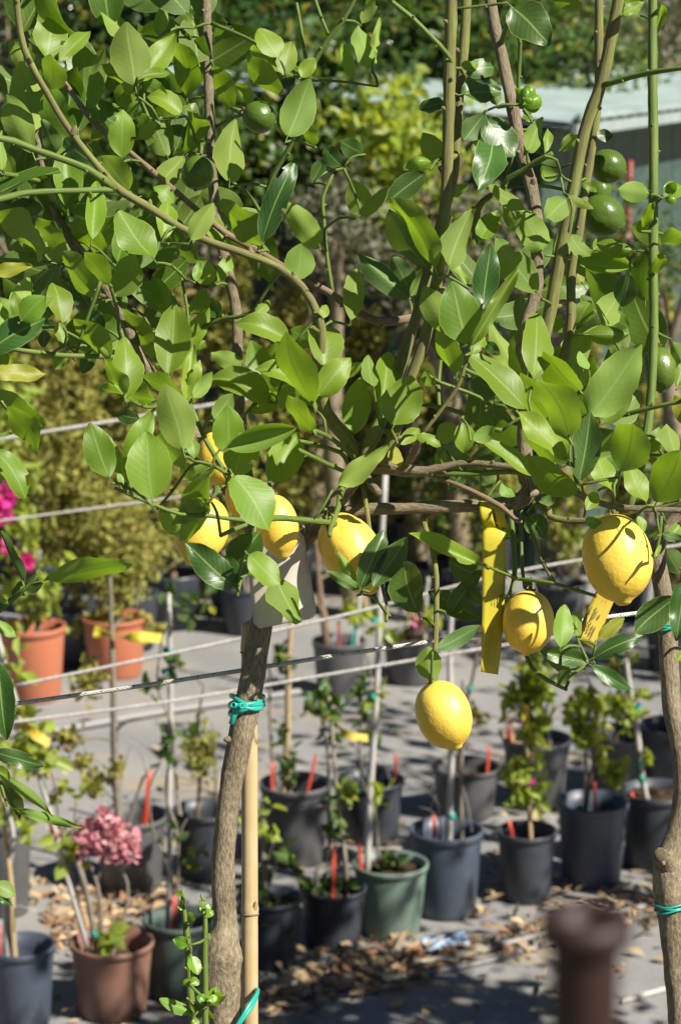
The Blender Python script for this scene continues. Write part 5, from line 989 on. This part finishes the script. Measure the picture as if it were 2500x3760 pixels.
M['shedtrim'] = plain('white trim', (0.22, 0.27, 0.26), (0.30, 0.35, 0.34), 8, .6, .1)
Lw = (B - A).length
for k in range(14):
    v, f = prism(A + al * (k * Lw / 14 + .004), al, bk_, Lw / 14 - .012, .05, 0, ez - .06); mk('board', v, f, M['shedwall'], sh, smooth=False)
v, f = prism(A + bk_ * .06, al, bk_, Lw, 2.4, 0, ez - .08); mk('wall', v, f, M['shedwall'], sh, smooth=False)
roof_n = 34; V = []; F = []
for i in range(roof_n * 2 + 1):
    for j, (off, z) in enumerate(((-.25, ez), (2.9, ez + .26))):
        V.append(A - al * .3 + al * ((Lw + .6) * i / (roof_n * 2)) + bk_ * off + Vector((0, 0, z + (.03 if i % 2 else 0))))
for i in range(roof_n * 2): F.append((2 * i, 2 * i + 2, 2 * i + 3, 2 * i + 1))
n0 = len(V); V += [q - Vector((0, 0, .03)) for q in V]; F += [tuple(n0 + a for a in reversed(q)) for q in F]
mk('roof', V, F, M['shedroof'], sh, smooth=False)
for z, s in ((ez - .07, .06), (ez + .012, .03)):
    v, f = prism(A - al * .3 - bk_ * (.29 if s == .06 else .31), al, bk_, Lw + .6, .03, z, z + s); mk('gutter', v, f, M['shedtrim'] if s == .06 else M['shedroof'], sh, smooth=False)
M['redpost'] = plain('dark red paint', (0.14, 0.02, 0.015), (0.2, 0.03, 0.02), 10, .5, .1)
q = P(2312, 590, 12.6); v, f, u = tube([q, Vector((q.x, q.y, 0))], [.022, .022], 10); tag(mk('pole', v, f, M['redpost'], None, u), 'dark red post standing in front of the shed wall', 'pole')

def tree(name, base, crown, radii, n, size, mat, label, seed, group=None, cat='tree', aspect=.5, spread=.33, clumps=0, trunk=.07):
    rr = random.Random(seed); c = Vector(crown); e_ = thing(name, base, label, cat, group)
    (v, f, u), Q, S = stemparts([Vector(base) - Vector((0, 0, .05)), Vector(base).lerp(c, .45) + Vector((rr.uniform(-.1, .1), 0, 0)), c], [trunk, trunk * .8, trunk * .4], .12, 8, .08, 0, rr); mk('trunk', v, f, M['bark'], e_, u)
    for _ in range(7):
        d = Vector((rr.uniform(-1, 1) * radii[0], rr.uniform(-1, 1) * radii[1], rr.uniform(-.3, .9) * radii[2])) * .8; s0 = Q[int(len(Q) * rr.uniform(.5, .9))]
        (v, f, u), _, _ = stemparts([s0, s0.lerp(c + d, .5) + Vector((0, 0, .1)), c + d], [trunk * .4, trunk * .25, trunk * .1], .12, 6, .05, 0, rr); mk('limb', v, f, M['bark'], e_, u)
    v, f = leafcards(n, rr, c, radii, size, clumps, spread, .2, aspect); mk('crown', v, f, M[mat], e_); return e_
def gz(x, y): return 0.0 if y < 17 else 0.11 * (y - 17) ** 1.15
def atree(px, py, d, rx, rz, n, size, mat, label, seed, **kw):
    c = P(px, py, d); tree('tree', (c.x + .1, c.y, gz(c.x, c.y)), c, (rx, rx * .9, rz), n, size, mat, label, seed, **kw)
atree(820, 160, 15.0, 1.15, .95, 8000, .10, 'dark', 'dark glossy evergreen tree behind the grey poles', 31)
atree(430, 80, 16.0, 1.0, 1.0, 6500, .10, 'dark', 'dark evergreen tree next to the dry grey twiggy tree', 32)
atree(1290, 60, 16.5, 1.2, 1.0, 7500, .10, 'dark', 'wide dark evergreen tree behind the tall twin stems', 33)
atree(560, 560, 13.0, .62, .55, 2600, .085, 'mid', 'bushy green tree at the foot of the dark evergreens', 34)
atree(1100, 520, 13.2, .60, .50, 2400, .09, 'mid', 'green bushy tree behind the leaning grey pole', 35)
atree(1490, 680, 12.6, .46, .5, 1700, .085, 'lime', 'sunny light green tree between the grey poles and the twin stems', 36)
atree(1700, 130, 15.5, .75, .8, 2600, .10, 'mid', 'loose green tree behind the curled young leaves', 37)
atree(1960, 250, 15.8, .7, .55, 2200, .09, 'mid', 'green tree against the shed corner', 38)
atree(60, 300, 15.0, .75, .9, 1700, .06, 'scrub', 'dry grey twiggy tree beyond the junipers', 39)
atree(2050, 40, 19.0, 1.2, .8, 3600, .07, 'scrub', 'grey-leaved tree rising behind the shed roof', 40)
atree(2440, 20, 20.0, 1.1, .7, 3200, .07, 'scrub', 'olive-grey tree behind the far end of the shed', 41)
atree(250, 900, 12.6, .5, .45, 1500, .07, 'mid', 'low green bush behind the pale juniper', 42)
atree(1250, 900, 12.0, .45, .35, 1500, .05, 'scrub', 'dry yellowish bush at the foot of the leaning pole', 43)
atree(1650, 950, 12.2, .5, .4, 1500, .05, 'scrub', 'dry bush behind the twin stems', 44)
atree(2060, 960, 12.0, .55, .35, 1500, .05, 'scrub', 'dry bush below the shed wall', 45)
atree(2400, 900, 11.8, .5, .35, 1400, .05, 'mid', 'green bush below the far shed wall', 46)
atree(700, 880, 12.4, .5, .35, 1500, .05, 'scrub', 'dry bush between the junipers and the dark trees', 47)
# trees outside the frame that throw the dappled shade over the pots
for i, (x, y, h, rx, lb) in enumerate(((2.6, 5.2, 2.75, .8, 'nursery tree beside the terrace to the right of the pots'), (3.3, 7.9, 2.9, 1.05, 'second nursery tree to the right of the pots'), (4.2, 9.8, 3.0, 1.0, 'third nursery tree to the right of the pots'), (1.95, 5.35, 2.5, .75, 'small nursery tree between the terrace and the pots'), (2.55, 7.0, 2.6, .85, 'low nursery tree beside the second one'))):
    tree('tree', (x, y, 0), (x, y, h), (rx, rx, .8), (1000, 600, 900, 1000, 330)[i], .11, 'mid', lb, 60 + i, spread=.30, clumps=34)
# scrub on the rising ground
rr = random.Random(8); proto = []
for k in range(4):
    v, f = leafcards(900, rr, (0, 0, .55), (.75, .75, .55), .10, 18, .33, .4, .45); proto.append(mesh('crown', v, f, M['scrub' if k != 2 else 'mid']))
tv, tf, tu = tube([Vector((0, 0, -.1)), Vector((.05, 0, .3)), Vector((0, .05, .6))], [.05, .035, .01], 7); tme = mesh('trunk', tv, tf, M['bark'], tu)
for i in range(64):
    y = rr.uniform(19, 46); x = rr.uniform(-.2, .2) * y; k = i % 4; s = rr.uniform(.9, 1.7)
    e_ = thing('shrub', (x, y, gz(x, y) - .15), 'grey-green scrub bush on the far slope' if k != 2 else 'leafier green bush on the far slope', 'shrub', 'scrub on the far slope' if k != 2 else 'green bushes on the far slope')
    mt4 = Matrix.Translation(Vector((x, y, gz(x, y) - .15))) @ Matrix.Rotation(rr.random() * 6, 4, 'Z') @ Matrix.Scale(s, 4)
    link('crown', proto[k], e_, mt4); link('trunk', tme, e_, mt4)
